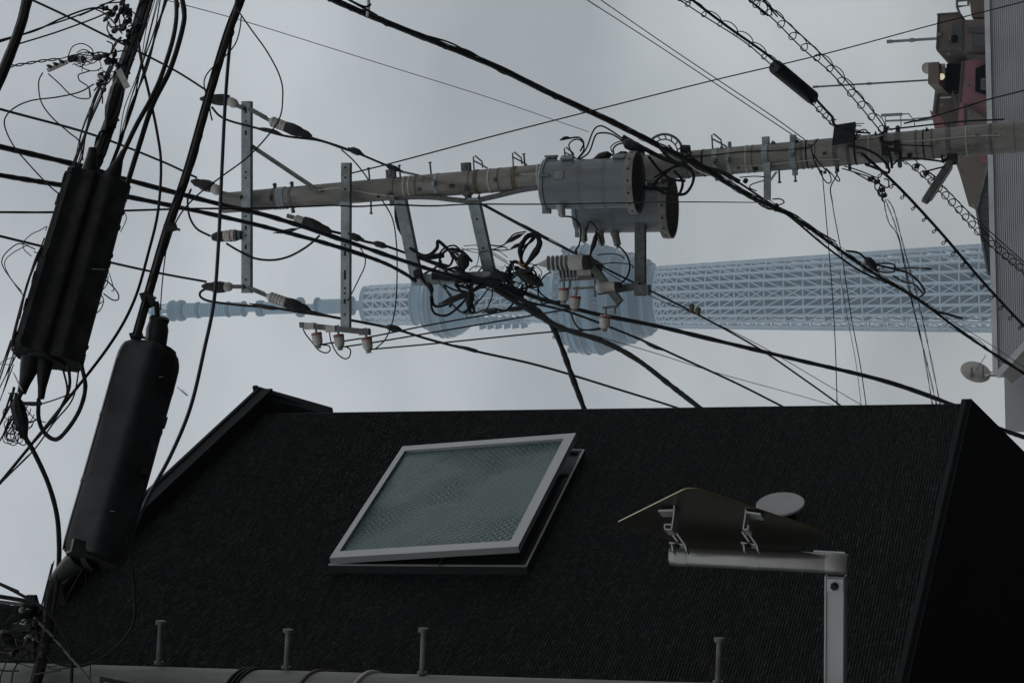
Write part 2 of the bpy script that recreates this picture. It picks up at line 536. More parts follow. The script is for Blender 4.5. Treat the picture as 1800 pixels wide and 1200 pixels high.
rings = [2080, 2020, 1960, 1900, 1850, 1805, 1761, 1727, 1693, 1659, 1625, 1591, 1557, 1523, 1489, 1455, 1421, 1387, 1353, 1327, 1301, 1275, 1250, 1225, 1200, 1183, 1171, 1160]
NC = 24
zs = [(max(tz(p), 0.0), srad(p)) for p in rings]
for k in range(NC):
    a = 2 * PI * (k + 0.5) / NC
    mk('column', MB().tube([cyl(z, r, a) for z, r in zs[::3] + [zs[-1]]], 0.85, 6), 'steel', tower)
for z, r in zs:
    mk('ring_beam', MB().tube([cyl(z, r, 2 * PI * k / 36) for k in range(36)], 0.5, 5, closed=True), 'steel', tower)
br = MB()
inn = MB()
for (z0, r0), (z1, r1) in zip(zs, zs[1:]):
    for k in range(NC):
        a, b = 2 * PI * (k + 0.5) / NC, 2 * PI * (k + 1.5) / NC
        mid = (a + b) / 2
        s = math.sin(mid)
        c = abs(math.sin(mid)) < 0.2
        if s > 0 or c:            # from the outer node above to the inner node below
            br.tube([cyl(z1, r1, b), cyl(z0, r0, a)], 0.4, 5)
        if s <= 0 or c:
            br.tube([cyl(z1, r1, a), cyl(z0, r0, b)], 0.4, 5)
    for k in range(8):
        a, b = 2 * PI * (k + 0.2) / 8, 2 * PI * (k + 1.2) / 8
        inn.tube([cyl(z0, r0 * .72, a), cyl(z1, r1 * .72, a)], 0.55, 5)
        inn.tube([cyl(z0, r0 * .72, a), cyl(z1, r1 * .72, b)], 0.4, 5)
    inn.tube([cyl(z0, r0 * .72, 2 * PI * k / 16) for k in range(16)], 0.6, 5, closed=True)
    for k in range(NC // 2):
        a = 2 * PI * (2 * k + 0.5) / NC
        inn.tube([cyl(z0, r0 * .72, a), cyl(z0, r0, a)], 0.35, 4)
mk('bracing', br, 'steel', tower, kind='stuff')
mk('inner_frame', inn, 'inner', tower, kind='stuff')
kit = MB()
for i in range(230):
    p = random.uniform(1270, 1900)
    a = random.choice((-1, 1)) * random.choice((random.uniform(0.75, 1.0), random.uniform(1.1, 1.4)))
    q = 0.86
    c = cyl(tz(p), srad(p) * q, a)
    h = random.uniform(0.4, 1.3)
    kit.box(c, (random.uniform(.4, 1.2), 0, 0), (0, .8, 0), (0, 0, h))
mk('service_equipment', kit, 'kit', tower, kind='stuff')

def lath(prof): return [(tz(p), tr(p, r)) for p, r in prof]
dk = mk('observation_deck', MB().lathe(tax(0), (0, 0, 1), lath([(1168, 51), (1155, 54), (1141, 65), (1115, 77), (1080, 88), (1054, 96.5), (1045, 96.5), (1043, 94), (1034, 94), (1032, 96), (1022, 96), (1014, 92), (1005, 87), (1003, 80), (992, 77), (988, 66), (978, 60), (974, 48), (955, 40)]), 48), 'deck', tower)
def band(p0, r0, p1, r1, m, par, nm='window_band'):
    return mk(nm, MB().lathe(tax(0), (0, 0, 1), [(tz(p0), tr(p0, r0)), (tz(p0) + .01, tr(p0, r0) + .5), (tz(p1) - .01, tr(p1, r1) + .5), (tz(p1), tr(p1, r1))], 48), m, par)
band(1108, 79, 1090, 85, 'deckglass', dk)
band(1072, 90.5, 1060, 94.6, 'deckglass', dk)
band(1136, 68, 1120, 75.2, 'deckglass', dk)
band(1042, 94, 1035, 94, 'deckglass', dk)
band(1013, 91, 1008, 88.6, 'deckglass', dk)
band(1031, 95.4, 1023, 95.4, 'deckglass', dk)
band(1001, 79, 994, 77, 'deckglass', dk)
mu = MB()
for k in range(72):
    a = 2 * PI * k / 72
    for q0, r0, q1, r1 in ((1150, 59, 1080, 88.4), (1080, 88.4, 1054, 97), (1003, 80.5, 992, 77.5)):
        mu.tube([cyl(tz(q0), tr(q0, r0) + .3, a), cyl(tz(q1), tr(q1, r1) + .3, a)], 0.28, 4)
mk('mullion', mu, 'inner', dk, kind='stuff')
for p_, r_ in ((1141, 65.5), (1112, 78.3), (1086, 86.8), (1055, 97), (1033, 96), (1012, 92), (1004, 84), (991, 77)):
    mk('tier_rail', MB().tube([cyl(tz(p_), tr(p_, r_) + .4, 2 * PI * k / 48) for k in range(48)], .5, 5, closed=True), 'mast', dk)
bx = MB()
for k in range(26):
    a = 2 * PI * k / 26 + .1
    p_ = random.choice((1006, 1000, 986, 976))
    c = cyl(tz(p_), tr(p_, {1006: 89, 1000: 82, 986: 66, 976: 54}[p_]), a)
    bx.box(c + V((0, 0, 1.5)), (random.uniform(.6, 1.6), 0, 0), (0, 1.2, 0), (0, 0, random.uniform(1.2, 2.6)))
mk('roof_equipment', bx, 'inner', dk, kind='stuff')
# shaft between the decks
ur = [985, 962, 938, 914, 890, 866, 842]
uz = [(tz(p), tr(p, 38 - (985 - p) / 150 * 2)) for p in ur]
for k in range(16):
    a = 2 * PI * (k + .5) / 16
    mk('column', MB().tube([cyl(z, r, a) for z, r in (uz[0], uz[-1])], 0.85, 6), 'steel', tower)
for z, r in uz:
    mk('ring_beam', MB().tube([cyl(z, r, 2 * PI * k / 32) for k in range(32)], 0.6, 5, closed=True), 'steel', tower)
b2 = MB()
for (z0, r0), (z1, r1) in zip(uz, uz[1:]):
    for k in range(16):
        a, b = 2 * PI * (k + .5) / 16, 2 * PI * (k + 1.5) / 16
        if math.sin((a + b) / 2) > 0:
            b2.tube([cyl(z1, r1, b), cyl(z0, r0, a)], 0.5, 5)
        else:
            b2.tube([cyl(z1, r1, a), cyl(z0, r0, b)], 0.5, 5)
mk('bracing', b2, 'steel', tower, kind='stuff')
for p in (843, 857, 871, 886, 901, 916):
    for k in range(10):
        a = 2 * PI * (k + .5) / 10
        d = cyl(0, 1, a) - tax(0)
        d.z = 0
        s = V((-d.y, d.x, 0))
        z0, z1 = tz(p + 10), tz(p)
        c = tax((z0 + z1) / 2) + d * (tr(p, 43))
        mbx = MB().prism([tax(z1) + d * tr(p, 37) - s * 1.6, tax(z1) + d * tr(p, 48.5) - s * 1.6, tax(z0) + d * tr(p, 46) - s * 1.6, tax(z0 + 1) + d * tr(p, 37) - s * 1.6], s * 3.2)
        mk('antenna_box', mbx, 'mast', tower)
d2 = mk('observation_deck', MB().lathe(tax(0), (0, 0, 1), lath([(842, 35.5), (830, 40), (818, 49), (808, 56), (798, 58.5), (786, 60), (778, 59.5), (776, 57.5), (766, 55), (757, 50), (750, 43), (747, 36.5), (729, 35.5)]), 40), 'deck', tower)
band(797, 58.8, 788, 60, 'deckglass', d2)
band(775, 58.2, 768, 56, 'deckglass', d2)
band(764, 54, 758, 51, 'deckglass', d2)
rb = MB()
for k in range(56):
    a = 2 * PI * k / 56
    rb.tube([cyl(tz(786), tr(786, 60.2), a), cyl(tz(766), tr(766, 55.4), a), cyl(tz(748), tr(748, 42.5), a)], 0.25, 4)
mk('mullion', rb, 'inner', d2, kind='stuff')
for p_, r_ in ((787, 60.3), (777, 59.6), (766, 55.5), (748, 43), (731, 36.2)):
    mk('tier_rail', MB().tube([cyl(tz(p_), tr(p_, r_) + .3, 2 * PI * k / 40) for k in range(40)], .45, 5, closed=True), 'mast', d2)
# lattice drum above the upper deck
vz = [(tz(p), tr(p, 33 + (p - 650) / 80 * 2)) for p in (729, 714, 698, 682, 666, 650)]
b3 = MB()
for (z0, r0), (z1, r1) in zip(vz, vz[1:]):
    for k in range(14):
        a, b = 2 * PI * (k + .5) / 14, 2 * PI * (k + 1.5) / 14
        if math.sin((a + b) / 2) > 0:
            b3.tube([cyl(z0, r0, b), cyl(z1, r1, a)], 0.5, 5)
        else:
            b3.tube([cyl(z0, r0, a), cyl(z1, r1, b)], 0.5, 5)
mk('bracing', b3, 'steel', tower, kind='stuff')
for k in range(14):
    a = 2 * PI * (k + .5) / 14
    mk('column', MB().tube([cyl(z, r, a) for z, r in (vz[0], vz[-1])], 0.85, 6), 'steel', tower)
for z, r in vz[1:-1]:
    mk('ring_beam', MB().tube([cyl(z, r, 2 * PI * k / 32) for k in range(32)], 0.5, 5, closed=True), 'steel', tower)
mk('drum_rim', MB().lathe(tax(0), (0, 0, 1), lath([(651, 31), (650, 34), (642, 34), (641, 31)]), 36), 'mast', tower)
# slim mast with rings
def mastseg(prof, m, nm): return mk(nm, MB().lathe(tax(0), (0, 0, 1), lath(prof), 24), m, tower)
mastseg([(645, 9), (617, 8)], 'mast', 'mast_tube')
for p0, p1, r in ((622, 607, 17.5), (562, 555, 17), (533, 523, 18), (464, 452, 14.5), (432, 426, 14.5), (405, 399, 14.5), (352, 345, 15)):
    mastseg([(p0, r * .7), (p0 - 1, r * .95), ((p0 + p1) / 2, r), (p1 + 1, r * .95), (p1, r * .7)], 'mastdark', 'mast_ring')
mastseg([(607, 13), (562, 13)], 'mast', 'mast_panel')
mastseg([(555, 5.5), (533, 5.5)], 'mast', 'mast_tube')
mastseg([(523, 11), (464, 11)], 'mast', 'mast_panel')
mastseg([(452, 6), (432, 6)], 'mast', 'mast_tube')
def ribbed(p0, p1, r):
    pr = []
    n = max(2, int(round((p0 - p1) / 5)))
    for i in range(n):
        a = p0 + (p1 - p0) * i / n
        d = (p1 - p0) / n
        pr += [(a, r), (a + d * .55, r), (a + d * .56, r * .86), (a + d * .99, r * .86)]
    mastseg(pr, 'mast', 'antenna_stack')
ribbed(426, 405, 12.2)
ribbed(399, 352, 12.5)
ribbed(345, 324, 13)
mastseg([(325, 13), (323, 18), (317, 19), (313, 16.5), (309, 16.5), (305, 19), (300, 18), (298, 13)], 'mastdark', 'mast_ring')
cage = MB()
for k in range(8):
    a = 2 * PI * k / 8
    cage.tube([cyl(tz(299), tr(299, 13), a), cyl(tz(272), tr(272, 10), a + .4)], 0.35, 5)
cage.lathe(tax(0), (0, 0, 1), lath([(300, 4), (270, 4)]), 8)
mk('top_cage', cage, 'mast', tower)
mastseg([(281, 11), (279, 15), (272, 15), (270, 10), (262, 4)], 'mastdark', 'mast_ring')

# ================================================================== dark house on the left
hd = ray(2077, -1250)
hd.z = 0
hd.normalize()
H = -hd                                     # along the wall, towards the camera
NW = V((-H.y, H.x, 0))
if NW.x < 0: NW = -NW
W0 = P(900, 723, 15.0)                      # on the far upright edge of the wall
Zu = V((0, 0, 1))
def PW(px, py, off=0.0): return onplane(px, py, W0 + NW * off, NW)
def WP(s, z, off=0.0):
    q = W0 + H * s + NW * off
    return V((q.x, q.y, z))
def WS(p): return (p - W0).dot(H)
fo, hb = 0.13, 0.10                          # eaves board: overhang and depth
po1, po2 = PW(456, 683, fo), PW(60, 1050, fo)
pb1, pb2 = PW(1690, 717), PW(1577, 1200)
s_tip = WS(po1)
def zo_(s): return po1.z + (po2.z - po1.z) * (s - WS(po1)) / (WS(po2) - WS(po1))
def zt_(s): return zo_(s) - hb + .012
def zb_(s): return pb1.z + (pb2.z - pb1.z) * (s - WS(pb1)) / (WS(pb2) - WS(pb1))
SL = 7.6
zT, zB = zt_(0), zb_(0)
house = thing('house', (WP(3, 0, -2).x, WP(3, 0, -2).y, 0), 'dark house clad in fine ribbed siding with one tilted-open window', 'house')
PITCH = 0.018
import numpy as np
rng = np.random.default_rng(3)
def rib_wall(nm, sa_, sb_, z0_, z1_, NS, off, par, lo, hi):
    """fine ribs broken into short uneven dashes, all real relief"""
    nr = int((z1_ - z0_) / PITCH)
    ii, jj = np.meshgrid(np.arange(nr), np.arange(NS), indexing='ij')
    ds = (sb_ - sa_) / NS
    jit = rng.uniform(0, 1, (nr, 1))
    s0_ = sa_ + np.clip((jj + jit) * ds - ds * .5, 0, sb_ - sa_)
    s1_ = sa_ + np.clip((jj + 1 + jit) * ds - ds * .5, 0, sb_ - sa_)
    s1_[:, -1] = sb_
    z0 = z0_ + ii * PITCH
    d = rng.uniform(.0055, .0110, (nr, NS)) * np.where(rng.random((nr, NS)) < .16, .4, 1.0)
    up = rng.uniform(.72, 1.0, (nr, NS)) * PITCH
    rows = []
    for s_, z_, o_ in ((s0_, z0, 0 * d), (s1_, z0, 0 * d), (s0_, z0 + .0015, d), (s1_, z0 + .0015, d), (s0_, z0 + up, 0 * d + .0006), (s1_, z0 + up, 0 * d + .0006), (s0_, z0 + PITCH, 0 * d + .0004), (s1_, z0 + PITCH, 0 * d + .0004)):
        o2 = o_ + off
        rows.append(np.stack([W0.x + H.x * s_ + NW.x * o2, W0.y + H.y * s_ + NW.y * o2, z_], -1))
    keep = ((z0 < hi(s0_)) & (z0 > lo(s0_))).ravel()
    vv = np.stack(rows, 2).reshape(-1, 8, 3)[keep]
    base_ = np.array(WM[par].translation)
    n_ = len(vv)
    q = np.array([[0, 1, 3, 2], [2, 3, 5, 4], [4, 5, 7, 6]])
    ff = (np.arange(n_)[:, None, None] * 8 + q[None]).reshape(-1)
    me = bpy.data.meshes.new(nm)
    me.vertices.add(n_ * 8)
    me.vertices.foreach_set('co', (vv.reshape(-1, 3) - base_).astype(np.float32).ravel())
    me.loops.add(len(ff))
    me.loops.foreach_set('vertex_index', ff.astype(np.int32))
    me.polygons.add(n_ * 3)
    me.polygons.foreach_set('loop_start', np.arange(0, len(ff), 4, dtype=np.int32))
    me.update(calc_edges=True)
    tone = rng.uniform(.45, 1.1, n_)
    tone[rng.random(n_) < .16] = 1.9
    at_ = me.attributes.new('tone', 'FLOAT', 'FACE')
    at_.data.foreach_set('value', np.repeat(tone, 3).astype(np.float32))
    me.materials.append(MT['siding'])
    o = bpy.data.objects.new(nm, me)
    COL.objects.link(o)
    o.parent = par
    WM[o] = Matrix.Translation(base_)
    o['kind'] = 'stuff'
    return o
rib_wall('siding', 0, SL, min(zb_(0), zb_(SL)), max(zt_(0), zt_(SL)), 290, .0006, house, zb_, zt_)
mk('wall', MB().prism([WP(.002, zb_(0) - .02, -.02), WP(SL, zb_(SL) - .02, -.02), WP(SL, zt_(SL) + .02, -.02), WP(.002, zt_(0) + .02, -.02)], NW * -4.5), 'trim', house)
s0 = WS(PW(30, 1060))
mk('tall_wall', MB().prism([WP(s0, zt_(s0) - .05, -.015), WP(SL, zt_(SL) - .05, -.015), WP(SL, zt_(SL) + 1.8, -.015), WP(s0, zt_(s0) + 1.8, -.015)], NW * -3.5), 'trim', house)
rib_wall('siding', s0, SL, zt_(s0), zt_(SL) + 1.8, 70, .0006, house, zt_, lambda q: q * 0 + 99)
tip = po1
def zrow(f, dz, off, sa_, sb_): return [WP(sa_, f(sa_) + dz, off), WP(sb_, f(sb_) + dz, off)]
a_, b_ = zrow(zo_, 0, fo, s_tip, s0 - .02)
mk('eaves_board', MB().prism([a_, b_, b_ - Zu * hb, a_ - Zu * hb], NW * -.022), 'trim', house)
mk('eaves_flashing', MB().prism([a_ + Zu * .012 + NW * .012, b_ + Zu * .012 + NW * .012, b_ + NW * .012 - Zu * .012, a_ + NW * .012 - Zu * .012], NW * -.06), 'trim', house)
a_, b_ = zrow(zo_, -hb + .012, fo - .024, s_tip + .01, s0 - .02)
c_, d_ = zrow(zo_, -hb + .012, -.06, s_tip + .01, s0 - .02)
mk('eaves_soffit', MB().prism([a_, b_, d_, c_], Zu * .012), 'soffit', house)
tp2 = WP(s_tip + .005, tip.z + .02, fo - .03)
tlow = PW(583, 728, -.10)
tlow2 = PW(474, 735, -.10)
mk('verge', MB().prism([tp2, tlow, tlow2, WP(s_tip + .02, tip.z - hb, fo - .03)], H * .06), 'soffit', house)
mk('verge_cap', MB().bar(tp2 + Zu * .015, tlow + Zu * .01, H * .12, NW * .05), 'trim', house)
a_, b_ = zrow(zo_, .012, fo - .05, s_tip, s0)
mk('roof', MB().prism([a_, b_, b_ - NW * 2.4 + Zu * 1.2, a_ - NW * 2.4 + Zu * 1.2], Zu * -.05), 'trim', house)
mk('gutter_bolt', MB().lathe(tip + Zu * .03 - NW * .05, NW, [(0, .02), (.07, .02)], 10), 'trim', house)
mk('corner_trim', MB().box(WP(-.008, (zT + zB) / 2, -.03), H * .008, NW * .035, Zu * ((zT - zB) / 2)), 'trim', house)
a_, b_ = zrow(zb_, .004, .032, -.03, SL)
mk('base_trim', MB().prism([a_, b_, b_ - Zu * .066, a_ - Zu * .066], NW * -.05), 'trim', house)
c1 = a_ - Zu * .062
c2 = b_ - Zu * .062
d45 = P(1830, 830, c1.y + .75) - P(1712, 713, c1.y)
mk('sloping_soffit', MB().prism([c1, c1 + d45 * 1.7, c2 + d45 * 1.7, c2], Zu * .03), 'soffit', house)
low, low2 = c1 + d45 * 1.6, c2 + d45 * 1.6
mk('ground_floor_wall', MB().prism([V((low.x, low.y, 0)), V((low2.x, low2.y, 0)), low2, low], NW * -.3), 'soffit', house)
# ---- tilted window
fd = .06
fTL, fBL, fTR, fBR = PW(580, 993, fd), PW(924, 996, fd), PW(707, 792, fd), PW(1028, 792, fd)
ws1, ws0 = (WS(fTL) + WS(fBL)) / 2, (WS(fTR) + WS(fBR)) / 2
wz1, wz0 = (fTL.z + fTR.z) / 2, (fBL.z + fBR.z) / 2
frm = MB()
t = .028
for a, b, c, d in ((ws0, ws1, wz1 - t, wz1), (ws0, ws1, wz0, wz0 + t), (ws0, ws0 + t, wz0 + t, wz1 - t), (ws1 - t, ws1, wz0 + t, wz1 - t)):
    frm.box(WP((a + b) / 2, (c + d) / 2, fd / 2), H * ((b - a) / 2), NW * (fd / 2), Zu * ((d - c) / 2))
win = mk('window', frm, 'aludark', house)
mk('outer_lip', MB().box(WP((ws0 + ws1) / 2, wz0 + .004, fd + .003), H * ((ws1 - ws0) / 2), NW * .003, Zu * .006)
   .box(WP(ws1 - .004, (wz0 + wz1) / 2, fd + .003), H * .006, NW * .003, Zu * ((wz1 - wz0) / 2))
   .box(WP(ws0 + .004, (wz0 + wz1) / 2, fd + .003), H * .005, NW * .003, Zu * ((wz1 - wz0) / 2)), 'alu', win)
mk('dark_opening', MB().box(WP((ws0 + ws1) / 2, (wz0 + wz1) / 2, .012), H * ((ws1 - ws0) / 2 - t), NW * .004, Zu * ((wz1 - wz0) / 2 - t)), 'room', win)
# inner rail at the foot of the opening
mk('inner_rail', MB().box(WP(ws0 + .17, wz0 + .075, .03), H * .14, NW * .012, Zu * .04).box(WP((ws0 + ws1) / 2, wz0 + .05, .026), H * ((ws1 - ws0) / 2 - .04), NW * .008, Zu * .012), 'aludark', win)
ang = math.radians(4.0)
hinge = WP(0, wz1 - .012, fd + .004)
dn = (-Zu * math.cos(ang) + NW * math.sin(ang))
nn_ = (NW * math.cos(ang) + Zu * math.sin(ang))
SH = (wz1 - wz0) * .965
def SP(s, d, o=0.0):
    q = hinge + H * s + dn * d + nn_ * o
    return q
sth = .042
def sbar(s0, s1, d0, d1, nm, m='alu'):
    return mk(nm, MB().box(SP((s0 + s1) / 2, (d0 + d1) / 2, sth / 2), H * ((s1 - s0) / 2), dn * ((d1 - d0) / 2), nn_ * (sth / 2)), m, win)
a0, a1 = ws0 + .012, ws1 - .012
bw = .070
sbar(a0, a0 + bw * 1.0, 0, SH, 'sash_stile')
sbar(a1 - bw * 1.15, a1, 0, SH, 'sash_stile')
sbar(a0 + bw, a1 - bw * 1.15, 0, bw * .55, 'sash_rail')
sbar(a0 + bw, a1 - bw * 1.15, SH - bw * .95, SH, 'sash_rail')
pane = MB()
q = [SP(a0 + bw, bw * .55, sth * .55), SP(a1 - bw * 1.15, bw * .55, sth * .55), SP(a1 - bw * 1.15, SH - bw * .95, sth * .55), SP(a0 + bw, SH - bw * .95, sth * .55)]
pane.prism(q, nn_ * -.008)
po = mk('pane', pane, 'ripple', win)
uv = po.data.uv_layers.new(name='UVMap')
wt = WM[win].translation
for lp in po.data.loops:
    p = po.data.vertices[lp.vertex_index].co + wt
    uv.data[lp.index].uv = ((p - SP(a0, 0)).dot(H), (p - SP(a0, 0)).dot(dn))
mk('stay', MB().bar(PW(770, 996, fd + .005), PW(778, 978, .11), H * .02, NW * .008), 'alu', win)
# round vent cap
vc = PW(1372, 886, .14)
vr = 46 * SC(1372, 886, vc.y) * .93
mk('vent_cap', MB().lathe(vc - NW * .01, NW, [(0, vr * .96), (.004, vr), (.014, vr), (.018, vr * .97)], 40), 'ventc', house)
mk('vent_pipe', MB().lathe(vc - NW * .14, NW, [(0, vr * .6), (.128, vr * .6)], 20), 'trim', house)

# ================================================================== low white building with corrugated face
CY = 40.0
def cp(px, py, dy=0.0): return P(px, py, CY + dy)
ctop = cp(1744, 300).z
cbl = thing('corrugated_building', (cp(1760, 300).x, CY + 4, 0), 'white trimmed building with pale corrugated face crossing behind the transformer pole', 'building')
mbc = MB()
xl0, xl1 = cp(1745, 657).x, cp(1803, 601).x
xr = cp(1745, -260).x
zc0 = cp(1803, 601).z
n = 0
pt = 3.6 * SC(1760, 300, CY)
z = ctop
vs, fs = [], []
zbot = zc0 - 1.2
slope = (xl1 - xl0) / (zc0 - ctop)
while z > zbot:
    za, zb_, zc_, zd = z, z - pt * .45, z - pt * .6, z - pt * .9
    for zz, oo in ((za, 0), (zb_, 0), (zc_, .03), (zd, .03)):
        xx = xl0 + slope * (zz - ctop)
        vs += [V((xx, CY + oo, zz)), V((xr, CY + oo, zz))]
    z -= pt
m_ = len(vs) // 2
for i in range(m_ - 1):
    fs.append((2 * i, 2 * i + 1, 2 * i + 3, 2 * i + 2))
mbc.add(vs, fs)
mk('corrugated_sheet', mbc, 'corr', cbl)
mk('coping', MB().box(((xl0 + xr) / 2, CY + .3, ctop + .02), ((xr - xl0) / 2 + .02, 0, 0), (0, .36, 0), (0, 0, .045)), 'white', cbl)
e0, e1 = V((xl0 - .03, CY - .03, ctop)), V((xl0 - .03 + slope * (zbot - ctop), CY - .03, zbot))
mk('verge_trim', MB().bar(e0, e1, V((.09, 0, .06)), V((0, .1, 0))), 'white', cbl)
bk = V((-.55, 2.2, -.1))
mk('soffit', MB().prism([e0 + V((.05, .09, -.05)), e1 + V((.05, .09, -.05)), e1 + bk, e0 + V((-.2, 2.2, -.1))], V((0, 0, .02))), 'beige', cbl)
wx = P(1767, 740, CY + 2.3)
mk('wall', MB().box((wx.x + 6, CY + 5.3, wx.z / 2), (6.2, 0, 0), (0, 3, 0), (0, 0, wx.z / 2)), 'plaster', cbl)
mk('side_wall', MB().box((wx.x - .0, CY + 4.0, wx.z / 2 - .3), (1.4, 0, 0), (0, 1.6, 0), (0, 0, wx.z / 2 - .3)), 'plaster', cbl)
mk('back', MB().box(((xl1 + xr) / 2 + .8, CY + 1.4, ctop / 2), ((xr - xl1) / 2 - .8, 0, 0), (0, 1.2, 0), (0, 0, ctop / 2 - .05)), 'plaster', cbl)
# dark gable behind it
GY = 46.0
g = [P(x, y, GY) for x, y in ((1716, 366), (1744, 268), (1800, 250), (1800, 500), (1743, 492), (1736, 480))]
gb = MB().prism(g, (0, 5, 0))
gable = thing('gabled_shed', (g[0].x, GY, 0), 'dark corrugated gable end peeking over the pale corrugated building', 'shed')
mk('gable', gb, 'corrdark', gable)
rib = MB()
for i in range(9):
    y = 300 + i * 21
    rib.bar(P(1725 + abs(y - 366) * .1, y, GY - .02), P(1790, y, GY - .02), V((.05, 0, 0)), V((0, .04, 0)))
mk('rib', rib, 'corrdark', gable, kind='stuff')
mk('verge_trim', MB().bar(P(1716, 366, GY - .05), P(1742, 268, GY - .05), V((.06, 0, .05)), V((0, .1, 0))).bar(P(1716, 366, GY - .05), P(1737, 482, GY - .05), V((.06, 0, -.03)), V((0, .1, 0))), 'galvdark', gable)

# dish on the white building
dc = P(1715, 653, 40.6)
ds = thing('satellite_dish', P(1765, 660, 41.8), 'grey satellite dish seen from behind on a white building corner', 'satellite dish')
dd = V((-.74, .6, .3)).normalized()
k = SC(1715, 653, 40.6)
mk('reflector', MB().lathe(dc, dd, [(-.07, .03), (-.06, 10 * k), (-.03, 20 * k), (.0, 27 * k), (.012, 27 * k), (.0, 26 * k), (-.02, 19 * k), (-.04, .02)], 32), 'dish', ds)
mk('mount', MB().bar(P(1706, 655, 40.42), P(1736, 655, 40.42), V((0, 0.0, .05)), V((0, .04, 0))).bar(P(1728, 642, 40.42), P(1728, 666, 40.42), V((0, 0, .03)), V((0, .04, 0))).bar(P(1708, 645, 40.42), P(1708, 664, 40.42), V((0, 0, .03)), V((0, .04, 0))), 'galvdark', ds)
mk('wall_arm', MB().tube([P(1734, 659, 40.42), P(1752, 660, 41.2), P(1768, 662, 42.3)], 2.2 * k, 8), 'white', ds)
mk('arm_stay', MB().tube([P(1738, 655, 40.75), P(1758, 652, 42.2)], 1.2 * k, 6).tube([P(1715, 653, 40.6), P(1733, 624, 40.1)], .7 * k, 6), 'galvdark', ds)

# ================================================================== brown and pink apartment block
BY = 62.0
def bp(pts, Y=BY): return [P(x, y, Y) for x, y in pts]
apt = thing('apartment_block', P(2075, 100, BY + 4), 'brown and pink apartment block stepping up behind the corrugated building', 'building')
def blk(nm, m, pts, Y, depth, par=apt): return mk(nm, MB().prism(bp(pts, Y), (0, depth, 0)), m, par)
blk('wall', 'brown', [(1638, 205), (1648, 120), (1700, 118), (2060, 118), (2060, 365), (1703, 362), (1672, 255), (1645, 235)], BY + 2.4, 8)
blk('roof_block', 'brown', [(1648, 25), (1688, 22), (1690, 40), (2060, 40), (2060, 92), (1646, 89)], BY, 6)
blk('balcony_block', 'brown', [(1690, 36), (1790, 30), (1790, 90), (1690, 88)], BY - 1.2, 3)
blk('roof_block', 'brown', [(1700, -30), (1760, -40), (1760, 32), (1708, 30)], BY - .6, 5)
blk('roof_block', 'brown', [(1632, 110), (1650, 109), (1650, 148), (1631, 147)], BY - .3, 3)
blk('pink_wall', 'pink', [(1693, 108), (1830, 80), (1830, 215), (1683, 222), (1687, 180)], BY - .8, 1.6)
blk('pink_wall', 'pink', [(1634, 193), (1650, 205), (1660, 214), (1662, 226), (1645, 230)], BY + .9, 1.2)
blk('brown_bay', 'brown', [(1694, 182), (1742, 210), (1760, 228), (1694, 228)], BY - 1.0, .15)
blk('lower_block', 'brown', [(1672, 262), (1760, 262), (1760, 372), (1704, 358)], BY + 1.2, 2.2)
blk('pink_wall', 'pink', [(1716, 262), (1745, 262), (1745, 285), (1725, 288)], BY + .9, .25)
rc = mk('recess', MB().prism(bp([(1715, 120), (1745, 108), (1745, 170), (1714, 160)], BY - .95), (0, .14, 0)), 'soffit', apt)
wn = mk('window', MB().prism(bp([(1724, 138), (1760, 136), (1760, 160), (1724, 158)], BY - 1.0), (0, .05, 0)), 'galvdark', apt)
mk('pane', MB().prism(bp([(1728, 141), (1760, 139), (1760, 157), (1728, 156)], BY - 1.02), (0, .015, 0)), 'glassdark', wn)
blk('canopy', 'corrdark', [(1674, 41), (1690, 40), (1690, 76), (1672, 74)], BY - .1, .1)
blk('dark_recess', 'soffit', [(1664, 112), (1688, 112), (1690, 160), (1660, 160)], BY + 1.6, .8)
mk('security_lamp', MB().lathe(P(1672, 70, BY - .4), V((0, -1, -.6)), [(0, .05), (.05, .11), (.2, .11), (.24, .04)], 12), 'black', apt)
wl = mk('wall_lamp', MB().box(P(1656, 122, BY + .6), (.14, 0, 0), (0, .12, 0), (0, 0, .08)), 'white', apt)
mk('lit_bulb', MB().lathe(P(1654.5, 136, BY + .2), V((.2, -1, -.3)), [(0, .05), (.03, .085), (.07, .085), (.1, .03)], 14), 'lit', wl)
rail = MB()
for pts in ([(1682, 12), (1702, 10), (1702, -60)], [(1682, 12), (1682, -60)], [(1682, 2), (1702, 0)], [(1686, 22), (1682, 12)]):
    rail.tube(bp(pts, BY - .6), .035, 6)
mk('roof_rail', rail, 'galvdark', apt)
blk('downpipe', 'white', [(1652, 171), (1672, 170), (1672, 172), (1652, 173)], BY + .8, .06)
for ya, yb, xa, xb in ((96, 104, 1700, 1740), (50, 58, 1700, 1738), (60, 84, 1708, 1736)):
    wv = mk('window', MB().prism(bp([(xa, ya), (xb, ya), (xb, yb), (xa, yb)], BY - 1.25), (0, .06, 0)), 'corrdark', apt)
    mk('pane', MB().prism(bp([(xa + 3, ya + 2), (xb - 3, ya + 2), (xb - 3, yb - 2), (xa + 3, yb - 2)], BY - 1.27), (0, .015, 0)), 'glassdark', wv)
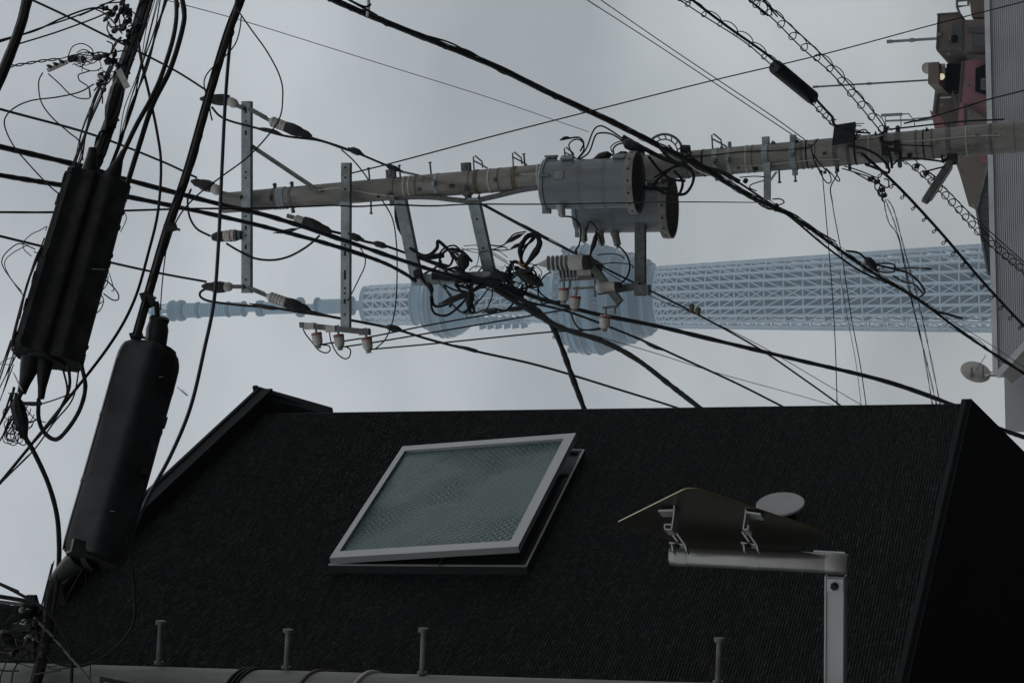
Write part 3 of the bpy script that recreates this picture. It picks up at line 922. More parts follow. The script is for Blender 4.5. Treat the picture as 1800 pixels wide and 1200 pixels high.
for pts_, Yq in (([(1647, 24), (1688, 21), (1689, 24), (1647, 27)], BY - .05), ([(1645, 86), (1648, 25), (1650, 25), (1648, 86)], BY - .05), ([(1689, 34), (1692, 34), (1692, 90), (1689, 90)], BY - 1.25), ([(1684, 180), (1690, 107), (1694, 107), (1688, 180)], BY - .85), ([(1694, 181), (1697, 181), (1697, 228), (1694, 228)], BY - 1.05), ([(1697, 181), (1742, 209), (1740, 213), (1696, 185)], BY - 1.05), ([(1640, 205), (1646, 165), (1649, 165), (1644, 205)], BY + 2.3)):
    mk('edge_coping', MB().prism(bp(pts_, Yq), (0, .08, 0)), 'corrdark', apt)
for x_, y_ in ((1652, 60), (1668, 95), (1700, 150), (1706, 200), (1656, 185), (1690, 300)):
    mk('vent_cap', MB().lathe(P(x_, y_, BY - 1.3 if x_ > 1688 and y_ < 250 else BY - .1), V((0, -1, 0)), [(-.1, .05), (0, .06), (.02, .05)], 10), 'galvdark', apt)
blk('downpipe', 'galvdark', [(1675, 160), (1683, 195), (1681, 196), (1673, 161)], BY + .8, .06)

def mastpole(label, px, Y, wpx, m='mastgreen'):
    r = wpx / 2 * SC(px[0][0], px[0][1], Y)
    pts = [P(x, y, Y) for x, y in px]
    t = thing('roof_mast', pts[-1], label, 'mast')
    mk('tube', MB().tube(pts, r, 8), m, t)
    mk('collar', MB().lathe(pts[0].lerp(pts[-1], .48), pts[-1] - pts[0], [(-.06, r * 1.5), (.06, r * 1.5)], 10), m, t)
    mk('end_cap', MB().lathe(pts[0], pts[0] - pts[1], [(-.1, r * 1.35), (.05, r * 1.35)], 10), m, t)
mastpole('thick grey green mast on the topmost brown roof block', [(1562, 73.5), (1648, 68)], BY + 1.5, 5)
mastpole('long thin mast rising beside the lit lamp of the brown block', [(1432, 153), (1633, 141)], BY + 1.0, 3.2, 'galvdark')
sd2 = thing('satellite_dish', P(1634, 125, BY + 1), 'small pale satellite dish on the brown block above the lit lamp', 'satellite dish')
k = SC(1630, 120, BY)
mk('reflector', MB().lathe(P(1630, 120, BY + 1), V((-.2, -.9, .35)), [(-.06, .02), (-.03, 7 * k), (0, 10.5 * k), (.015, 10.5 * k), (-.02, 7 * k), (-.04, .02)], 24), 'dish', sd2)
mk('mount', MB().tube([P(1630, 120, BY + 1.1), P(1640, 126, BY + 1.1)], .04, 6), 'galvdark', sd2)
# TV antenna
an = thing('tv_antenna', P(1640, 212, BY + 1), 'grey television antenna on a bent mast over the pink wall', 'antenna')
k = SC(1590, 210, BY)
mk('boom', MB().bar(P(1549, 203, BY), P(1586, 201, BY), V((5 * k, 0, 0)), V((0, 4 * k, 0))), 'mastgreen', an)
mk('boom', MB().tube([P(1556, 213, BY), P(1600, 211, BY), P(1612, 213, BY), P(1640, 209, BY)], 1.8 * k, 6), 'mastgreen', an)
mk('mast_tube', MB().tube([P(1585, 201, BY), P(1597, 200, BY), P(1604, 209, BY), P(1640, 206, BY)], 1.2 * k, 6), 'mastgreen', an)
for x in (1556, 1583, 1607):
    mk('element', MB().tube([P(x, 201 if x < 1600 else 210, BY), P(x + 1, 224, BY)], .9 * k, 6), 'mastgreen', an)
# ================================================================== far concrete pole with its steelwork
PY_ = 23.0
pt_top, pt_bot = P(392, 357, PY_), P(1790, 240.5, PY_)
pa = (pt_top - pt_bot).normalized()                      # up the pole
er = (V((1, 0, 0)) - pa * pa.x).normalized()             # picture-up
ef = pa.cross(er)
if ef.y > 0: ef = -ef                                     # towards the camera
def pc(px):
    """axis point of the pole at photograph column px"""
    y = 357 + (px - 392) / (1790 - 392) * (240.5 - 357)
    r = ray(px, y)
    # closest approach to the axis
    w_ = C0 - pt_bot
    a, b, c, d, e_ = r.dot(r), r.dot(pa), 1.0, r.dot(w_), pa.dot(w_)
    t = (a * e_ - b * d) / (a * c - b * b)
    return pt_bot + pa * t
def pr_(px): return (18 + (px - 392) / 1398 * 9.3) * SC(px, 300, PY_)
def pp(px, r_=0.0, f_=0.0): return pc(px) + er * r_ + ef * f_
base = pt_bot + pa * ((0 - pt_bot.z) / pa.z)
pole = thing('utility_pole', base, 'tall concrete utility pole carrying steel crossarms and two transformers', 'utility pole')
prof = [(0, pr_(1790) * 1.25)]
Lb = (pt_bot - base).length
for px in (1790, 1600, 1400, 1200, 1000, 800, 600, 392):
    prof.append(((pc(px) - base).length, pr_(px)))
prof.append((prof[-1][0] + .01, pr_(392) * .9))
mk('shaft', MB().lathe(base, pa, prof, 32), 'concrete', pole)
K = SC(900, 315, PY_)                                      # ~ metres per pixel at the pole
def ring(px, wpx, k=1.05, m='galvdark', nm='band', ears=()):
    r = pr_(px) * k
    c = pc(px)
    h = wpx * K / 2
    mb = MB().lathe(c - pa * h, pa, [(0, r * .97), (0, r), (2 * h, r), (2 * h, r * .97)], 28)
    for a in ears:                                         # bolted ears: 'r' right, 'l' left, 'f' front
        d = {'r': er, 'l': -er, 'f': ef}[a]
        s = pa.cross(d)
        mb.box(c + d * (r + 4 * K), pa * h * .9, d * 4.5 * K, s * 1.3 * K)
        mb.box(c + d * (r + 4 * K) + s * 3 * K, pa * h * .9, d * 4.5 * K, s * 1.0 * K)
        mb.lathe(c + d * (r + 5 * K) - s * 6 * K, s, [(0, 2 * K), (12 * K, 2 * K)], 6)
    return mk(nm, mb, m, pole)
for px, wd, m, ears in ((484, 5, 'galvdark', 'rf'), (497, 15, 'galv', ''), (514, 5, 'galvdark', 'rl'), (690, 13, 'concrete', 'rl'), (770, 6, 'galv', 'f'), (822, 13, 'concrete', 'rl'),
                       (840, 7, 'rust', ''), (907, 8, 'rust', ''), (1010, 8, 'galvdark', ''), (1130, 10, 'galvdark', 'r'), (1205, 12, 'galvdark', 'rf'), (1260, 9, 'galv', 'fl'), (1284, 6, 'galv', 'rf'), (1348, 10, 'galv', ''),
                       (1396, 10, 'galv', 'rfl'), (1411, 4, 'galvdark', ''), (1470, 7, 'galvdark', 'l'), (1492, 5, 'galvdark', 'l'), (1558, 7, 'galvdark', 'rl'), (1580, 8, 'galvdark', 'rl'), (1668, 7, 'galvdark', 'rl'), (1742, 4, 'galvdark', ''), (1780, 8, 'concrete', '')):
    ring(px, wd, 1.07 if wd > 9 else 1.04, m, 'band', ears)
for px, y, dy in ((690, 0, 1), (822, 0, 1)):               # hooded clamp heads
    c = pp(px, pr_(px) + 7 * K, .02)
    mk('clamp_head', MB().box(c, pa * 8 * K, er * 7 * K, ef * 6 * K).lathe(c + ef * 5 * K, ef, [(0, 4 * K), (3 * K, 4 * K)], 6), 'galvdark', pole)
    c = pp(px, -pr_(px) * .55, pr_(px) * .95)
    mk('clamp_bolt', MB().lathe(c, ef, [(0, 6 * K), (5 * K, 6 * K), (5 * K, 3 * K), (9 * K, 3 * K)], 8), 'galvdark', pole)
for px in (714, 723, 863, 949, 1314):
    ring(px, 2.6, 1.035, 'strap', 'strap')
for px, wd_, m_ in ((1420, 2.5, 'black'), (1436, 2, 'galvdark'), (1505, 3, 'black'), (1530, 2, 'strap'), (1612, 3, 'galvdark'), (1625, 2, 'black'), (1700, 2, 'strap'), (1238, 3, 'black'), (1325, 2, 'galvdark'), (735, 3, 'rust'), (880, 2.5, 'galvdark')):
    ring(px, wd_, 1.03, m_, 'strap')
random.seed(21)
for px in (1228, 1272, 1300, 1330, 1362, 1404, 1428, 1452, 1500, 1518, 1542, 1600, 1632, 1655, 1690, 1720, 620, 670, 742, 800, 876):
    a_ = random.uniform(-1.2, 1.2)
    d = (ef * math.cos(a_) + er * math.sin(a_)).normalized()
    c = pc(px) + d * pr_(px)
    s_ = pa.cross(d)
    mk('cleat', MB().box(c, pa * random.uniform(1.5, 4) * K, d * random.uniform(1.5, 3.5) * K, s_ * random.uniform(1.5, 4) * K).lathe(c + d * 2 * K, d, [(0, 1.2 * K), (3.5 * K, 1.2 * K)], 6), random.choice(('galvdark', 'rubber', 'galv')), pole)
for seq in ([(1215, .5), (1260, .45), (1310, .5), (1380, .35), (1430, .4)], [(1300, -.5), (1350, -.6), (1420, -.5), (1480, -.6)], [(1590, .2), (1640, .15), (1700, .2), (1760, .1)], [(1480, .8), (1530, .7), (1560, .8)]):
    mk('ground_wire', MB().tube(crom([pc(q_) + (ef * math.cos(a_) + er * math.sin(a_)) * (pr_(q_) * 1.05) for q_, a_ in seq], 6), .9 * K, 5), random.choice(('black', 'strap')), pole)
for px in (1640,):
    ring(px, 3, 1.03, 'galvdark', 'strap')
for px, a in ((749, .5), (915, .25), (1650, .0), (1752, .15)):    # moulded holes
    r = pr_(px)
    d = (ef * math.cos(a) + er * math.sin(a)).normalized()
    mk('socket', MB().lathe(pc(px) + d * (r - .01), d, [(0, 3.4 * K), (.014, 3.4 * K), (.014, 2.2 * K), (.002, 2.0 * K)], 12), 'galvdark', pole)
# step bolts (shared mesh)
sbm = MB().lathe((0, 0, 0), (0, 0, 1), [(0, .010), (.128, .010), (.128, .019), (.142, .019)], 10).mesh('step_bolt')
sbm.materials.append(MT['galvdark'])
for px, s in ((651, 1), (651, -1), (705, 1), (759, 1), (924, 1), (1368, -1), (1396, -1), (1113, 1), (1008, -1)):
    d = er * s + ef * .12
    put('step_bolt', sbm, frame(pc(px) + er * s * pr_(px) * .9, d, pa), pole)
# folding step brackets
stp = MB()
stp.tube([V((0, 0, 0)), V((0, 0, .145)), V((-.02, 0, .155)), V((-.09, 0, .09)), V((-.095, 0, .07)), V((-.095, 0, .02))], .0085, 6)
stp.tube([V((0, 0, .105)), V((-.085, 0, .055)), V((-.15, 0, .01))], .0085, 6)
stm = stp.mesh('step_bracket')
stm.materials.append(MT['galvdark'])
for px in (836, 905, 996, 1255):
    put('step_bracket', stm, frame(pc(px) + er * pr_(px) * .95 + ef * .03, er, pa), pole)
# conduit clamped along the left side
r9 = lambda x: pr_(x)
mk('conduit', MB().tube(crom([pp(704, -r9(704) - .06, .05), pp(712, -r9(712) * .9, .06), pp(760, -r9(760) - .005, .07), pp(800, -r9(800) - .05, .07), pp(830, -r9(830) - .075, .06), pp(865, -r9(865) - .05, .05), pp(920, -r9(920), .06), pp(980, -r9(980) + .02, .07)], 8), .028, 10), 'greycable', pole)
# crossarms
KA = SC(440, 350, 22.75)
def arm(nm, p0, p1, Y0, Y1, wpx, holes, m='galv', dpx=12):
    a, b = P(p0[0], p0[1], Y0), P(p1[0], p1[1], Y1)
    d = (b - a).normalized()
    fv = (ray(*p0) - d * ray(*p0).dot(d)).normalized()     # depth direction
    fv = V((0, 1, 0)) - d * d.y
    fv.normalize()
    wv = d.cross(fv)
    if wv.z < 0: wv = -wv
    o = mk(nm, MB().channel(a, b, wv * wpx * KA, fv * dpx * KA, .006), m, pole)
    for t, ln in holes:
        c = a.lerp(b, t) - fv * .001
        mk('slot', MB().box(c, d * ln * KA, wv * 1.9 * KA, fv * .0012), 'room', o)
    return a, b, d, wv, fv, o
A1 = arm('crossarm', (432, 178), (432, 515), 22.72, 22.72, 17, [(.05, 4), (.105, 1.5), (.165, 4), (.37, 1.5), (.40, 1.5), (.60, 1.5), (.66, 3.5), (.70, 1.5), (.76, 4), (.80, 1.5), (.93, 1.5), (.97, 1.5)])
A2 = arm('crossarm', (607, 286), (606, 576), 22.70, 22.70, 16, [(.03, 1.5), (.09, 1.5), (.16, 1.5), (.47, 1.5), (.50, 1.5), (.55, 4), (.68, 8), (.76, 1.5), (.79, 1.5), (.84, 4), (.92, 1.5)])
A3 = arm('support_arm', (702, 352), (733, 502), 22.9, 23.5, 20, [(.75, 2), (.9, 2)], 'galv', 14)
A4 = arm('support_arm', (830, 348), (862, 494), 22.9, 23.5, 20, [(.25, 2), (.6, 2)], 'galv', 14)
A5 = arm('transformer_arm', (1124, 330), (1124, 520), 23.0, 23.0, 17, [], 'galvdark', 16)
mk('arm_beam', MB().bar(P(742, 492, 23.45), P(866, 486, 23.5), V((0, 22 * K, 0)), V((20 * K, 0, 0))), 'galv', pole)
mk('arm_beam', MB().bar(P(1124, 503, 22.98), P(1052, 512, 23.0), V((0, 14 * K, 0)), V((13 * K, 0, 0))), 'galvdark', pole)
mk('arm_end', MB().bar(P(1117, 509, 22.95), P(1142, 509, 22.95), V((0, 20 * K, 0)), V((17 * K, 0, 0))), 'galvdark', pole)
mk('brace', MB().bar(P(432, 250, 22.8), P(556, 333, 22.86), V((0, .02, 0)), (P(400, 300, 22.8) - P(404, 294, 22.8))), 'galvdark', pole)
mk('brace_foot', MB().bar(P(552, 333, 22.86), P(566, 334, 22.86), V((0, .03, 0)), er * 7 * K), 'galvdark', pole)
mk('guy_clamp', MB().tube([P(560, 334, 22.84), P(595, 330, 22.84), P(628, 336, 22.84), P(660, 342, 22.84), P(692, 345, 22.84)], 1.0 * K, 6), 'strap', pole)
mk('bonding_wire', MB().tube(crom([P(736, 308, 22.85), P(760, 316, 22.85), P(800, 328, 22.84), P(824, 330, 22.84)], 5), .7 * K, 5), 'rust', pole)
mk('bonding_wire', MB().tube(crom([P(916, 306, 22.83), P(935, 306, 22.83), P(955, 304, 22.83)], 5), .9 * K, 5), 'strap', pole)
mk('arm_plate', MB().box(P(607, 345, 22.68), V((8 * K, 0, 0)), V((0, .01, 0)), V((0, 0, 8 * K))), 'galvdark', pole)
# insulator rack at the end of the second crossarm
mk('rack_bar', MB().channel(P(528, 566, 22.72), P(650, 579, 22.72), V((0, 12 * K, 0)), V((-10 * K, 0, 0)), .005), 'galvdark', pole)
for px, py in ((545, 573), (582, 578), (641, 583)):
    mk('rack_plate', MB().box(P(px, py, 22.7), V((6 * K, 0, 0)), V((0, 5 * K, 0)), V((0, 0, 9 * K))), 'tag' if px < 600 else 'galvdark', pole)
# slanting bar carrying the three lower pin insulators
mk('rack_bar', MB().channel(P(1026, 458, 22.85), P(1086, 537, 22.85), V((0, 13 * K, 0)), V((9 * K, 0, -9 * K)), .005), 'galvdark', pole)
for a_, b_, wy, wz in (((985, 493), (1050, 489), 8, 4), ((1008, 507), (1050, 505), 8, 4), ((1060, 541), (1086, 538), 8, 4)):
    mk('rack_bracket', MB().bar(P(*a_, 22.84), P(*b_, 22.84), V((0, wy * K, 0)), V((wz * K, 0, 0))), 'galvdark', pole)
for a_, b_ in (((1002, 493), (1001, 508)), ((1046, 490), (1046, 522)), ((1081, 538), (1081, 552))):
    mk('rack_bolt', MB().bar(P(*a_, 22.84), P(*b_, 22.84), V((0, 4 * K, 0)), V((0, 0, 3 * K))), 'galvdark', pole)
# cable rest arm
mk('cable_arm', MB().channel(P(1348, 285, 22.85), P(1348, 352, 22.85), V((0, 0, 11 * K)), V((0, 8 * K, 0)), .005).bar(P(1365, 302, 22.9), P(1352, 320, 22.85), V((0, 4 * K, 0)), V((0, 0, 4 * K))), 'galv', pole)
c = pp(1348, pr_(1348) + 5 * K)
mk('clamp_head', MB().box(c, pa * 6 * K, er * 7 * K, ef * 5 * K), 'galv', pole)
c = pp(1396, pr_(1396) + 4 * K)
mk('clamp_head', MB().box(c, pa * 5 * K, er * 7 * K, ef * 5 * K), 'galv', pole)
# round cable guide
g0 = P(1168, 268, 22.72)
gd = MB()
gx, gy = P(1200, 268, 22.72) - g0, P(1168, 236, 22.72) - g0
arc = [g0 + gx * math.cos(a) + gy * math.sin(a) for a in [math.radians(150 - i * 12) for i in range(15)]]
gd.tube(arc, 2.2 * K, 6)
arc2 = [g0 + (gx * math.cos(a) + gy * math.sin(a)) * .72 for a in [math.radians(130 - i * 12) for i in range(12)]]
gd.tube(arc2, 1.2 * K, 6)
for i in (3, 5, 7, 9, 11):
    gd.tube([arc[i], arc2[max(0, i - 1)]], 1.2 * K, 5)
mk('cable_guide', gd, 'galvdark', pole)

# ================================================================== transformers
def transformer(label, x0, x1, xf, y0, y1, Y, tilt=0.0):
    top, bot = P(x0, y0, Y), P(x1, y1, Y)
    ax = (bot - top).normalized()
    Ln = (bot - top).length
    k = SC((x0 + x1) / 2, y0, Y)
    R, Rf = 43.5 * k, 55 * k
    t = thing('transformer', bot, label, 'transformer', 'pole transformers')
    mk('tank', MB().lathe(top, ax, [(0, R * .55), (2 * k, R * .93), (5 * k, R * 1.05), (11 * k, R * 1.05), (12 * k, R), (Ln * .44, R), (Ln * .44, R * 1.012), (Ln * .46, R * 1.012), (Ln * .46, R), (Ln * .70, R), (Ln * .70, R * 1.012), (Ln * .72, R * 1.012), (Ln * .72, R), (Ln - 4 * k, R)], 44), 'tank', t)
    fl = mk('flange', MB().lathe(bot - ax * 9 * k, ax, [(0, R * .99), (0, Rf), (15 * k, Rf), (15 * k, Rf * .93), (2 * k, Rf * .92), (2 * k, R * .9)], 44), 'flange', t)
    mk('underside', MB().lathe(bot - ax * 5 * k, ax, [(0, R * .98), (8 * k, R * .9), (9 * k, R * .2)], 36), 'darkin', t)
    e1 = (V((0, -1, 0)) - ax * V((0, -1, 0)).dot(ax)).normalized()
    e2 = ax.cross(e1)
    if e2.x < 0: e2 = -e2
    hb = MB()
    for i in range(16):
        a = 2 * PI * i / 16
        d = e1 * math.cos(a) + e2 * math.sin(a)
        hb.lathe(bot - ax * 1 * k + d * (Rf - .001), d, [(0, 2 * k), (.004, 2 * k)], 8)
    mk('bolt_hole', hb, 'room', fl, kind='stuff')
    rv = MB()
    for q in (.43, .69):
        for i in range(40):
            a = 2 * PI * i / 40
            d = e1 * math.cos(a) + e2 * math.sin(a)
            rv.box(top + ax * Ln * q + d * R, ax * 1.2 * k, d * .8 * k, ax.cross(d) * 1.2 * k)
    mk('rivet', rv, 'tank', t, kind='stuff')
    for q, a in ((.30, 65), (.86, 65), (.10, 88)):            # hanger lugs on the right
        a = math.radians(a)
        d = e1 * math.cos(a) + e2 * math.sin(a)
        s = ax.cross(d)
        c = top + ax * Ln * q + d * (R + 3 * k)
        lg = mk('hanger_lug', MB().prism([c - ax * 11 * k - d * 2 * k, c + ax * 11 * k - d * 2 * k, c + ax * 13 * k + s * 14 * k - d * 10 * k, c - ax * 9 * k + s * 14 * k - d * 10 * k], d * 4 * k)
                .box(c + d * 4 * k, ax * 11 * k, d * 1.5 * k, s * 7 * k), 'tank', t)
        mk('bolt', MB().lathe(c + d * 4 * k - ax * 5 * k, -s, [(5 * k, 2.5 * k), (9 * k, 2.5 * k)], 6).lathe(c + d * 4 * k + ax * 5 * k, -s, [(5 * k, 2.5 * k), (9 * k, 2.5 * k)], 6), 'galvdark', lg)
    d = (e1 * .93 + e2 * .30).normalized()
    s = ax.cross(d)
    mk('name_plate', MB().box(top + ax * Ln * .245 + d * (R + .004), ax * 8 * k, d * .004, s * 7 * k), 'flange', t)
    mk('lid_handle', MB().tube([top + ax * 6 * k + d * (R * 1.06), top + ax * 24 * k + d * (R * 1.05)], 2.2 * k, 8), 'tank', t)
    mk('clamp', MB().box(top + ax * 7 * k - e2 * R * 1.0, ax * 7 * k, e2 * 7 * k, e1 * 6 * k), 'tank', t)
    return t, top, ax, Ln, R, k, e1, e2
T1 = transformer('nearer grey transformer drum hung in front of the concrete pole', 954, 1117, 1120, 325.5, 321, 22.35)
T2 = transformer('farther grey transformer drum half hidden behind the front drum', 1012, 1176, 1180, 367, 364, 23.2)
def bushing(T, q, da, nm='bushing', ln=30):
    t, top, ax, Ln, R, k, e1, e2 = T
    d = (e1 * math.cos(da) - e2 * math.sin(da)).normalized()
    c = top + ax * Ln * q + d * R * .9
    dd = (d - ax * -.25).normalized()
    mk(nm, MB().lathe(c, dd, [(0, 9 * k), (.3 * ln * k, 8 * k), (.35 * ln * k, 7 * k), (ln * k, 6.5 * k), (ln * k, 4 * k), (ln * 1.15 * k, 3 * k)], 16), 'porcgrey', t)
    return c + dd * ln * 1.12 * k
q1 = bushing(T1, .22, math.radians(62), ln=24)
q2 = bushing(T2, .10, math.radians(60), ln=28)
q3 = bushing(T2, .26, math.radians(80), ln=26)
q4 = bushing(T2, .42, math.radians(85), ln=28)

# ================================================================== insulators
def along(p0, p1, Y):
    a, b = P(p0[0], p0[1], Y), P(p1[0], p1[1], Y)
    return a, (b - a).normalized(), (b - a).length
def strain(label, p_arm, p_bell0, p_bell1, p_cov, Y, ribbed=True, rb=11):
    rb = rb * .86
    """link from the crossarm, porcelain bell, black clamp cover"""
    t = thing('strain_insulator', P(p_arm[0], p_arm[1], Y), label, 'insulator', 'strain insulators on the top crossarm')
    a, d, l = along(p_arm, p_bell0, Y)
    s = d.cross(V((0, 1, 0))).normalized()
    mk('link', MB().bar(a, a + d * l, s * 6 * K, V((0, 7 * K, 0))).bar(a + s * 3 * K, a + d * l * .8 + s * 3 * K, s * 3 * K, V((0, 9 * K, 0))), 'galvdark', t)
    a, d, l = along(p_bell0, p_bell1, Y)
    pf = [(0, 5 * K), (l * .1, rb * .75 * K)]
    if ribbed:
        for i in range(5):
            pf += [(l * (.15 + .16 * i), rb * K), (l * (.24 + .16 * i), rb * K), (l * (.25 + .16 * i), rb * .86 * K), (l * (.30 + .16 * i), rb * .86 * K)]
    else:
        pf += [(l * .3, rb * K), (l * .75, rb * K)]
    pf += [(l, rb * .7 * K)]
    mk('bell', MB().lathe(a, d, pf, 20), 'porcelain', t)
    b, d2, l2 = along(p_bell1, p_cov, Y)
    s = d2.cross(V((0, 1, 0))).normalized()
    sec = [(-9 * K, -7 * K), (-4 * K, -10 * K), (6 * K, -9 * K), (10 * K, -3 * K), (9 * K, 7 * K), (-3 * K, 9 * K), (-10 * K, 4 * K)]
    mk('clamp_cover', MB().sweep(b - d2 * 2 * K, b + d2 * l2, s, V((0, 1, 0)), sec, [(0, .95), (.25, 1.1), (.5, .95), (.55, .8), (.8, .7), (.9, .45), (1, .25)]), 'rubber', t)
    return t
Ya = 22.7
strain('strain insulator at the upper arm end with black cover toward tower top', (430, 190), (417, 185), (400, 176), (352, 174), Ya, False, 10)
strain('strain insulator at the upper arm end with white ribbed bell, beside brace', (438, 192), (474, 212), (505, 224), (548, 240), Ya)
strain('strain insulator with dark cover at the very top of the concrete pole', (424, 346), (388, 338), (372, 329), (336, 318), Ya, False, 11)
strain('strain insulator with greenish cover low under the pole top, half behind cables', (505, 380), (518, 384), (536, 390), (584, 408), Ya, True, 9)
strain('strain insulator at the lower arm end with black cover over tower mast', (428, 503), (408, 503), (393, 505), (355, 503), Ya, False, 10)
strain('strain insulator at the lower arm end with white ribbed bell over tower mast', (436, 506), (470, 520), (505, 532), (545, 545), Ya)

# upright post insulator in the middle of the top crossarm
t = thing('post_insulator', P(424, 413, 22.7), 'white post insulator with red ring and black cap on the top crossarm', 'insulator')
a, d, l = along((424, 413), (372, 417), 22.7)
mk('stem', MB().lathe(a, d, [(0, 8 * K), (4 * K, 9 * K), (6 * K, 6 * K), (8 * K, 10 * K), (11 * K, 10 * K), (12 * K, 7 * K)], 16), 'galvdark', t)
mk('body', MB().lathe(a + d * 11 * K, d, [(0, 8 * K), (1 * K, 11 * K), (21 * K, 10.5 * K), (22 * K, 8 * K)], 20), 'porcelain', t)
mk('red_ring', MB().lathe(a + d * 17 * K, d, [(0, 11.1 * K), (3 * K, 11.1 * K)], 20), 'red', t)
mk('cap', MB().lathe(a + d * 32 * K, d, [(0, 9 * K), (4 * K, 10 * K), (16 * K, 9 * K), (24 * K, 6 * K)], 14), 'rubber', t)

# pin insulators: one master, copies by obj.copy()
def tree_copy(o, parent, mtx):
    c = o.copy()
    COL.objects.link(c)
    if parent: c.parent = parent
    for ch in list(o.children):
        cc = ch.copy()
        COL.objects.link(cc)
        cc.parent = c
        cc.matrix_parent_inverse = ch.matrix_parent_inverse
        cc.matrix_basis = ch.matrix_basis
    return c
pin = thing('pin_insulator', (0, 0, 0), '', 'insulator', 'red banded pin insulators')
k = K
mk('pin', MB().lathe((0, 0, -16 * k), (0, 0, 1), [(0, 3 * k), (2 * k, 3 * k), (2 * k, 2.2 * k), (18 * k, 2.2 * k)], 10), 'galv', pin)
mk('body', MB().lathe((0, 0, 0), (0, 0, 1), [(0, 7 * k), (.6 * k, 9.2 * k), (2 * k, 9.5 * k), (18 * k, 9 * k), (20 * k, 8 * k), (23 * k, 6.5 * k), (23 * k, 4 * k)], 22), 'porcelain', pin)
mk('red_band', MB().lathe((0, 0, 1.2 * k), (0, 0, 1), [(0, 9.6 * k), (4 * k, 9.7 * k)], 22), 'red', pin)
mk('wire_groove', MB().lathe((0, 0, 23 * k), (0, 0, 1), [(0, 4.5 * k), (1.5 * k, 6 * k), (3 * k, 4 * k), (5 * k, 6 * k), (6.5 * k, 3 * k)], 14), 'porcgrey', pin)
first = True
for lab, (x0, y0), (x1, y1), Y in (
        ('pin insulator topmost of the three under the end of the second crossarm', (556, 584), (560, 610), 22.72),
        ('pin insulator in the middle of the three under the second crossarm', (595, 587), (598, 613), 22.72),
        ('pin insulator lowest of the three under the second crossarm', (644, 592), (648, 618), 22.72),
        ('pin insulator nearest the ribbed bushings, at the slanting bar top', (991, 505), (991, 531), 22.85),
        ('pin insulator in the middle of the slanting bar below ribbed bushings', (1012, 519), (1009, 545), 22.83),
        ('pin insulator alone at the lower end of the slanting bar', (1064, 554), (1062, 580), 22.83)):
    o = pin if first else tree_copy(pin, None, None)
    first = False
    o.matrix_world = frame(P(x0, y0, Y), P(x1, y1, Y) - P(x0, y0, Y), V((0, -1, 0)))
    o['label'] = lab

# ribbed cut-out bushings
def cutout(label, p0, p1, p2, p3, Y, wire=True):
    t = thing('fuse_cutout', P(p2[0], p2[1], Y), label, 'fuse cutout', 'ribbed fuse cutouts')
    a, d, l = along(p0, p1, Y)
    if wire:
        mk('tip', MB().lathe(a, d, [(0, 1.5 * K), (l, 8 * K)], 14), 'porcgrey', t)
    b, d, l = along(p1, p2, Y)
    pf = [(0, 6 * K)]
    nrb = 5
    for i in range(nrb):
        u = l * i / nrb
        w_ = l / nrb
        pf += [(u + .04 * w_, 6 * K), (u + .12 * w_, 13 * K), (u + .42 * w_, 13.5 * K), (u + .5 * w_, 6 * K), (u + .98 * w_, 5.5 * K)]
    mk('shed', MB().lathe(b, d, pf, 22), 'porcgrey', t)
    c, d, l = along(p2, p3, Y)
    mk('housing', MB().lathe(c, d, [(0, 9 * K), (2 * K, 14 * K), (l * .65, 13.5 * K), (l * .68, 11 * K)], 22), 'porcelain', t)
    mk('black_end', MB().lathe(c + d * l * .64, d, [(0, 13 * K), (l * .2, 13.2 * K), (l * .36, 11 * K)], 18), 'rubber', t)
    mk('terminal', MB().lathe(c + d * l * .35 + V((11 * K, 0, 0)), V((1, 0, .2)), [(0, 3 * K), (8 * K, 3 * K), (9 * K, 2 * K)], 10), 'rubber', t)
cutout('upper ribbed fuse cutout with a pale cone tip, below the front transformer', (945, 465), (962, 463), (1000, 461), (1040, 461), 22.7)
cutout('lower ribbed fuse cutout behind the upper one, over the tower deck', (968, 478), (984, 477), (1015, 476), (1056, 475), 22.9, False)
t = thing('surge_arrester', P(1052, 502, 22.8), 'short white arrester lying on the bar left of the transformer arm', 'arrester')
a, d, l = along((1048, 505), (1098, 501), 22.8)
mk('body', MB().lathe(a, d, [(0, 7 * K), (4 * K, 10 * K), (9 * K, 10 * K), (11 * K, 8.5 * K), (34 * K, 8.5 * K)], 18), 'porcelain', t)
mk('black_end', MB().lathe(a + d * 34 * K, d, [(0, 7 * K), (9 * K, 6 * K), (12 * K, 3 * K)], 14), 'rubber', t)

# junction box on the pole, street lamp
jb = thing('junction_box', P(1488, 245, 22.7), 'small black junction box strapped on the concrete pole beside coiled cable', 'junction box')
c = P(1485, 236, 22.68)
u1, u2 = (P(1505, 228, 22.68) - P(1465, 234, 22.68)) / 2, (P(1488, 216, 22.68) - P(1484, 254, 22.68)) / 2
mk('case', MB().box(c, u1 * .85, u2 * .85, V((0, .06, 0))), 'rubber', jb)
mk('lid', MB().box(c - V((0, .062, 0)), u1 * .95, u2 * .95, V((0, .006, 0))), 'rubber', jb)
fr = MB()
for i in range(14):
    s = c + u1 * random.uniform(.6, 1) + u2 * random.uniform(-.9, .9)
    fr.tube([s, s + u1 * random.uniform(.3, .9) + u2 * random.uniform(-.3, .3)], .7 * K, 4)
mk('cable_tail', fr, 'black', jb, kind='stuff')

